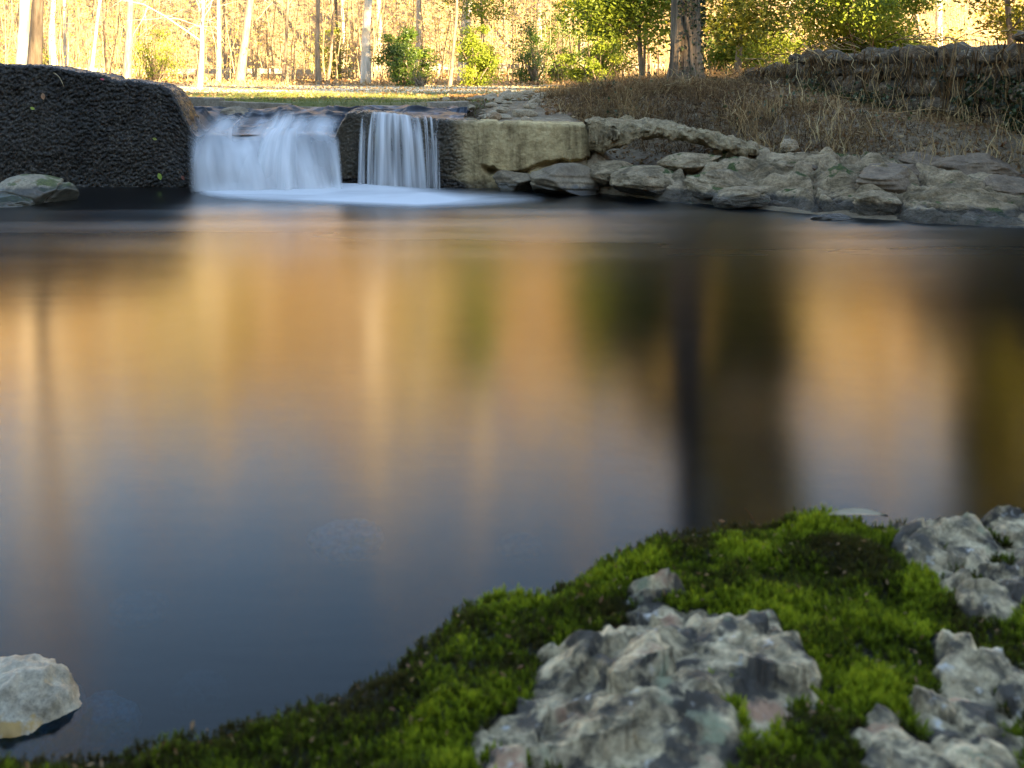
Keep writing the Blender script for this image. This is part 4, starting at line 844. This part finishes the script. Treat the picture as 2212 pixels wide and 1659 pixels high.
mb = MB(); N = 5000; y = 33.5 + 4 * r.uniform(size=N); x = r.uniform(-.45, .1, N) * y; cl = fbm(v2(x * .8, y * .8), 3, 59); ok = cl > .0; x, y = x[ok], y[ok]; N = len(x)
stems(N, x, y, r.uniform(.08, .32, N), .5, r.uniform(.8, 1, N), mb, .008, 4)
tag(mb.build('straw_grass', M['leaf_dry'], None, False), 'pale tall dead grass along the edge of the wood', kind='stuff')

# ------------------------------------------------------------------ small things on the dam and in the stream
def leaf_thing(loc, size, rot, col, label, nm='fallen_leaf'):
    t = np.linspace(0, 1, 9); wv = np.sin(t * math.pi) ** .8 * .28; V = np.concatenate([np.stack([t - .5, wv, .06 * np.sin(t * 3)], 1), np.stack([t - .5, 0 * t, .0 * t - .03 + .06 * np.sin(t * 3)], 1), np.stack([t - .5, -wv, .06 * np.sin(t * 3)], 1)]) * size
    i = np.arange(8); F = np.concatenate([np.stack([i + o_, i + 1 + o_, i + 10 + o_, i + 9 + o_], 1) for o_ in (0, 9)])
    k = 'leaf_' + '_'.join('%d' % (c_ * 1000) for c_ in col)
    if k not in M:
        m_, n_, l_, p_ = newmat(k); t_ = noise(n_, l_, 60, 3); r_ = ramp(n_, [(.3, tuple(c_ * .7 for c_ in col)), (.7, tuple(min(1, c_ * 1.2) for c_ in col))]); l_.new(t_.outputs[0], r_.inputs[0]); l_.new(r_.outputs[0], p_.inputs['Base Color']); p_.inputs['Roughness'].default_value = .4; M[k] = m_
    o = obj(nm, mesh(nm, V, [F]), M[k], None, loc); o.rotation_euler = rot; return tag(o, label, 'leaf')
leaf_thing(P(345, 381, 11.0), .075, (R(80), R(70), 0), (.22, .30, .04), 'yellow green leaf stuck low on the black wall near the wide waterfall')
leaf_thing(P(70, 234, 11.05), .05, (R(80), R(20), 0), (.25, .30, .03), 'small green leaf stuck on the upper left of the black wall')
leaf_thing(P(93, 208, 11.05), .07, (R(75), R(80), 0), (.28, .14, .07), 'brown leaf stuck near the top of the black wall')
leaf_thing(P(334, 300, 11.02), .045, (R(85), R(15), .2), (.20, .22, .04), 'tiny olive leaf on the black wall beside the notch')
leaf_thing(P(395, 384, 10.98), .05, (R(85), R(55), .1), (.20, .06, .04), 'reddish leaf at the foot of the black wall by the waterfall')
leaf_thing(P(221, 171, 11.05), .04, (R(60), R(15), .3), (.45, .02, .04), 'bright red leaf on the rim of the black wall')
gb = MB(); tq = np.linspace(0, 1, 8); q = np.array([P(116, 158, 11.12) * (1 - t_) + P(138, 188, 11.0) * t_ + np.array([.02 * math.sin(3 * t_), -.04 * math.sin(3 * t_), .03 * math.sin(3 * t_)]) for t_ in tq]); gb.tube(q, np.linspace(.007, .002, 8), 4, .9)
tag(gb.build('straw_blade', M['leaf_dry']), 'pale straw blade bent over the rim of the black wall', 'straw')
# two snags of dead leaves and rock in the middle of the notch
for k, (px, py, Y, sz, lab) in enumerate([(608, 268, 11.7, .10, 'dark leafy snag of rock left in the middle of the notch'), (706, 274, 11.6, .09, 'dark wet rock with dead leaves at the right side of the notch'), (505, 243, 12.3, .2, 'black rounded rock washed by the stream above the notch')]):
    put_rock('rock', P(px, py, Y) + np.array([0, 0, -.03]), (sz, sz * .8, sz * .45), 950 + k, M['boulder_dark'], lab, n=20, cuts=6, amp=.18)
# stones showing in the near water at lower left
for k, (px, py, z, sx, sy, sz, lab) in enumerate([(30, 1600, -.075, .13, .13, .13, 'pale cream stone breaking the water at the lower left corner'), (215, 1600, -.11, .07, .06, .06, 'pale pinkish stone just under water beside the cream stone'), (255, 1590, -.1, .04, .04, .04, 'small pale sunken stone near the moss edge'), (750, 1215, -.16, .10, .09, .06, 'greenish pale stone sunken in the middle of the near pool'), (300, 1380, -.2, .07, .07, .04, 'faint sunken stone in the dark water at lower left'), (1120, 1240, -.2, .06, .05, .04, 'faint brown sunken stone next to the moss edge'), (430, 1560, -.2, .06, .05, .05, 'faint sunken stone right of the pinkish stone')]):
    Y = FPX * (CAMH - z) / (py - HY); put_rock('sunken_stone' if z < -.03 else 'stone', ((px - CX) / FPX * Y, Y, z), (sx, sy, sz), 970 + k, M['palestone' if k < 4 else 'boulder_brown'], lab, 'stone', n=26, cuts=0, amp=.2, block=1.0)

# ------------------------------------------------------------------ foreground mossy boulder
EP = np.array([(-900, 1700, .84), (-100, 1668, .86), (100, 1645, .87), (230, 1630, .88), (350, 1606, .89), (500, 1566, .915), (600, 1540, .93), (750, 1490, .965), (850, 1438, 1.0), (930, 1370, 1.04), (1000, 1302, 1.08), (1060, 1290, 1.10), (1180, 1283, 1.12), (1290, 1222, 1.16), (1420, 1158, 1.21), (1560, 1140, 1.24), (1700, 1138, 1.26), (1760, 1118, 1.28), (1850, 1128, 1.28), (1920, 1142, 1.27), (1990, 1128, 1.28), (2100, 1124, 1.29), (2212, 1126, 1.30), (2900, 1120, 1.34)], float)
EX = (EP[:, 0] - CX) / FPX * EP[:, 2]; EY = EP[:, 2]; EZ = CAMH - (EP[:, 1] - HY) / FPX * EP[:, 2] - .004
def bz(x, y):
    """top of the boulder: level-ish crown, rounding over at the waterside edge"""
    x = np.asarray(x, float); y = np.asarray(y, float); ye = np.interp(x, EX, EY); ze = np.interp(x, EX, EZ)
    d = ye - y + .012 * fbm(v2(x * 14, y * 14), 3, 401).reshape(x.shape)
    f = fbm(v2(x * 11, y * 11), 3, 402).reshape(x.shape); f2 = fbm(v2(x * 34, y * 34), 3, 403).reshape(x.shape)
    top = ze - .03 * np.clip(d, 0, 1) + .014 * f * ss(.0, .12, d) + .006 * f2
    return np.where(d > 0, top, top - 2.4 * np.abs(d) ** 1.15 - .0) - .03 * (1 - ss(0, .035, d)) ** 2 * (d > 0) * .3
bnx = np.linspace(-1.2, 1.5, 380); bny = np.concatenate([np.linspace(-.6, .55, 30)[:-1], np.linspace(.55, 1.45, 260), np.linspace(1.46, 1.9, 16)])
BX, BY = np.meshgrid(bnx, bny, indexing='ij'); BZ = np.maximum(bz(BX, BY), -.5)
mbo = tag(empty('mossy_boulder', (.2, .9, 0)), 'big boulder in the foreground covered with bright green moss and grey stone', 'boulder')
addpart(obj('rock', mesh('rock', np.stack([BX, BY, BZ], -1).reshape(-1, 3), [gridfaces(len(bnx), len(bny))]), M['fgrock'], mbo), mbo)
# bare stone knobs: unions of lumps (px, py, radius px, relative height)
KN = {
 'stone main': [(1415, 1300, 95, .9), (1380, 1350, 110, .8), (1500, 1330, 50, .6), (1180, 1500, 150, 1.1), (1120, 1580, 120, .9), (1270, 1440, 100, .8), (1330, 1500, 140, .9), (1430, 1450, 150, 1.0), (1560, 1420, 130, .9), (1660, 1400, 110, 1.0), (1650, 1500, 110, .8), (1250, 1620, 200, .95), (1450, 1620, 150, .7), (1500, 1540, 120, .7)],
 'stone right': [(2070, 1420, 75, 1.0), (2110, 1490, 95, 1.15), (2180, 1560, 110, 1.1), (2040, 1540, 80, .8), (1930, 1600, 85, 1.0), (1980, 1650, 110, .9), (2130, 1640, 120, .9), (2200, 1470, 90, .8)],
 'stone upper': [(2120, 1275, 75, .9), (2190, 1245, 70, 1.2), (2230, 1290, 70, .9), (2280, 1250, 120, 1)],
 'stone edge': [(1990, 1150, 60, .8), (2080, 1150, 80, .9), (2180, 1135, 80, 1.0), (2010, 1185, 60, .6), (2260, 1140, 80, 1)],
}
def stone_h(lumps):
    cs_ = []
    for (px, py, rp, hh_) in lumps:
        Y = 1.0
        for it in range(12):
            x = (px - CX) / FPX * Y; zz_ = float(bz(np.array([x]), np.array([Y]))[0]) + .012; Y = .5 * Y + .5 * FPX * (CAMH - zz_) / (py - HY)
        Y = min(Y, float(np.interp((px - CX) / FPX * Y, EX, EY)) - .015); cs_.append(((px - CX) / FPX * Y, Y, rp / FPX * Y, rp / FPX * Y / max(.3, (CAMH - zz_) / math.hypot(Y, CAMH - zz_)) * .85, hh_))
    def f(x, y):
        q = v2(x, y); wx_ = x + .030 * fbm(q * 14, 4, 411, .6).reshape(x.shape); wy_ = y + .030 * fbm(q * 14, 4, 412, .6).reshape(x.shape); acc = np.zeros_like(x)
        for (a, b, ra, rb, hh_) in cs_:
            dd = 1 - np.sqrt(((wx_ - a) / ra) ** 2 + ((wy_ - b) / rb) ** 2); acc = np.maximum(acc, hh_ * np.clip((dd - .14) * 1.6, -.6, 1)) if True else acc
        q3 = q * np.array([1, 1, 1])
        wq = q3 + .006 * np.stack([fbm(q3 * 30, 3, 418), fbm(q3 * 30, 3, 419), 0 * q3[:, 0]], 1)
        rel = .017 * np.tanh(acc * 2.0) + (.016 * fbm(q3 * 12, 4, 414).reshape(x.shape) + .026 * facets(wq * np.array([13, 18, 1]), 440, .8).reshape(x.shape) + .004 * facets(wq * np.array([38, 48, 1]), 446, .9).reshape(x.shape) + .002 * fbm(q3 * 140, 3, 448).reshape(x.shape)) * ss(0, .3, acc)
        return np.where(acc > 0, rel, -.02), acc
    return f, cs_
stones_f = []
for nm, lumps in KN.items():
    f, cs_ = stone_h(lumps); stones_f.append(f)
    x0 = min(c_[0] - c_[2] for c_ in cs_) - .02; x1 = max(c_[0] + c_[2] for c_ in cs_) + .02; y0 = min(c_[1] - c_[3] for c_ in cs_) - .02; y1 = max(c_[1] + c_[3] for c_ in cs_) + .02
    nx_ = int((x1 - x0) / .0022); ny_ = int((y1 - y0) / .0022); X_, Y_ = np.meshgrid(np.linspace(x0, x1, nx_), np.linspace(y0, y1, ny_), indexing='ij'); rel, acc = f(X_, Y_)
    Z_ = bz(X_, Y_) + rel; keep = (acc > -.02).reshape(-1); F = gridfaces(nx_, ny_); F = F[keep[F].all(1)]
    used_ = np.unique(F); mp_ = np.zeros(nx_ * ny_, int); mp_[used_] = np.arange(len(used_))
    V = np.stack([X_, Y_, Z_], -1).reshape(-1, 3)[used_]; V[:, 0] += .004 * fbm(V * 60, 3, 417); V[:, 1] += .004 * fbm(V * 60, 3, 418)
    addpart(obj('stone', mesh('stone', V, [mp_[F]]), M['fgstone'], mbo), mbo)
# moss shoots
r = np.random.default_rng(61); N = 95000
x = r.uniform(-.48, .72, N); y = r.uniform(.60, 1.33, N); ye = np.interp(x, EX, EY); px = x / y * FPX + CX
ok = (y < ye + .02) & (px > -80) & (px < 2300); x, y = x[ok], y[ok]
zb_ = bz(x, y); py = HY + (CAMH - zb_) / y * FPX; ok = py < 1720; x, y, zb_ = x[ok], y[ok], zb_[ok]
sm = np.zeros(len(x), bool)
for f in stones_f:
    fr1, fa1 = f(x, y); sm |= (fr1 > .001) & (fa1 > np.maximum(.015, .05 + .22 * fbm(v2(x * 38, y * 38), 3, 431)))
patch = fbm(v2(x * 16, y * 16), 3, 421); cover = fbm(v2(x * 9, y * 9), 3, 425); ok = ~sm & (cover > -.7); x, y, zb_, patch, cover = x[ok], y[ok], zb_[ok], patch[ok], cover[ok]; N = len(x)
hump = .010 * np.clip(fbm(v2(x * 22, y * 22), 3, 423) + .35, 0, 1)
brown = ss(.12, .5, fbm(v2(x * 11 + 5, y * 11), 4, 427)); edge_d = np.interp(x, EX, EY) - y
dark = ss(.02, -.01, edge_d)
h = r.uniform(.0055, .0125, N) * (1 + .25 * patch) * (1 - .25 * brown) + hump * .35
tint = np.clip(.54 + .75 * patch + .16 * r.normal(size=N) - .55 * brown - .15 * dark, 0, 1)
ax = r.normal(size=(N, 3)) * .32; ax[:, 2] = 1; ax /= np.linalg.norm(ax, axis=1, keepdims=True)
base = np.stack([x, y, zb_ + hump * .65 - .001], 1); Vs = []; Ts = []; As = []; off = 0
u_ = np.cross(ax, np.array([1, .2, 0])[None]); u_ /= np.linalg.norm(u_, axis=1, keepdims=True); w_ = np.cross(ax, u_); ph = r.uniform(0, 6.283, N)
for tier, (f0, f1, sp, wd) in enumerate([(.15, .55, .42, .16), (.45, .92, .30, .14), (.7, 1.12, .10, .10)]):
    for q in range(4 if tier < 2 else 2):
        th = ph + q * (6.283 / (4 if tier < 2 else 2)) + tier * .8; rd_ = np.cos(th)[:, None] * u_ + np.sin(th)[:, None] * w_; td = -np.sin(th)[:, None] * u_ + np.cos(th)[:, None] * w_
        b0 = base + ax * (h * f0)[:, None]; tipv = base + ax * (h * f1)[:, None] + rd_ * (h * sp)[:, None]
        V = np.stack([b0 - td * (h * wd)[:, None] * .6, b0 + td * (h * wd)[:, None] * .6, tipv], 1).reshape(-1, 3)
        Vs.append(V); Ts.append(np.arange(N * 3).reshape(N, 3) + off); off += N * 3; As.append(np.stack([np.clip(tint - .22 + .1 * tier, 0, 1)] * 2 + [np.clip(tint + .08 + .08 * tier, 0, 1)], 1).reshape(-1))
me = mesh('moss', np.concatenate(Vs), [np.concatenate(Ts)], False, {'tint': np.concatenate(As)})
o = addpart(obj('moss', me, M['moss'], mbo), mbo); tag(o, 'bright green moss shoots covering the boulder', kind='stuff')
lb = MB(); k_ = r.integers(0, N, 300); C = base[k_] + np.array([0, 0, .004]) + ax[k_] * h[k_][:, None] * .6
leaves(300, C, r.uniform(.003, .010, 300), r.uniform(0, .45, 300), lb, .4, .5, .3, r); o = addpart(lb.build('litter', M['leaf_dry'], mbo, False), mbo); o['kind'] = 'stuff'
tw = MB(); p0 = P(1632, 1140, 1.235); q = np.array([p0 + np.array([-.012 * t_ ** 1.5, 0, .022 * t_ ** .8]) for t_ in np.linspace(0, 1, 7)]); tw.tube(q, np.linspace(.0007, .0003, 7), 5, .2)
tag(tw.build('twig', M['brush']), 'tiny curled dry twig sticking up from the moss', 'twig')
bl = leaf_thing(P(1850, 1124, 1.27) + np.array([0, 0, .006]), .075, (0.1, .05, .1), (.28, .21, .12), 'narrow tan dead leaf lying on the moss at the boulder edge'); bl.scale = (1, .35, 1)

# ------------------------------------------------------------------ unseen pines added on the slope behind the camera to shade the pool
r = np.random.default_rng(71)
def conifer(seed):
    rr_ = np.random.default_rng(seed); root = empty('shade_pine'); a, b, f = MB(), MB(), MB(); H = 9.0
    a.tube(np.array([[0, 0, -.5], [.05, 0, 4], [0, .05, H]]), [.2, .12, .02], 7); C = []
    for k in range(70):
        z = 1.0 + (H - 1.2) * (k / 70.0); ln = (1 - z / H) * 2.3 + .3; az = k * 2.4; d = np.array([math.cos(az), math.sin(az), -.1]); e = np.array([0, 0, z]) + d * ln; b.tube(np.array([[0, 0, z], e]), [.03, .008], 3)
        t_ = rr_.uniform(.15, 1, 90)[:, None]; C.append(np.array([0, 0, z]) + d * ln * t_ + rr_.normal(size=(90, 3)) * .16)
    C = np.concatenate(C); leaves(len(C), C, rr_.uniform(.16, .3, len(C)), rr_.uniform(0, 1, len(C)), f, .35, .2, .3, rr_)
    a.build('trunk', M['bark_brown'], root); b.build('limbs', M['bark_brown'], root); f.build('foliage', M['leaf_conifer'], root, False); return root
pr = conifer(1000)
first = True
for k in range(34):
    x = -18 + k * 2.6 + r.uniform(-.8, .8); y = -24 - r.uniform(0, 7) + (k % 2) * 4; loc = (x, y, gz(x, y))
    if first: o = pr; o.location = loc; first = False
    else: o = dup(pr, loc, r.uniform(0, 6.28), r.uniform(.7, 1.0))
    tag(o, 'unseen dark pine added on the slope behind the viewer to shade the pool', 'tree', 'added shade pines on the slope behind the viewer')
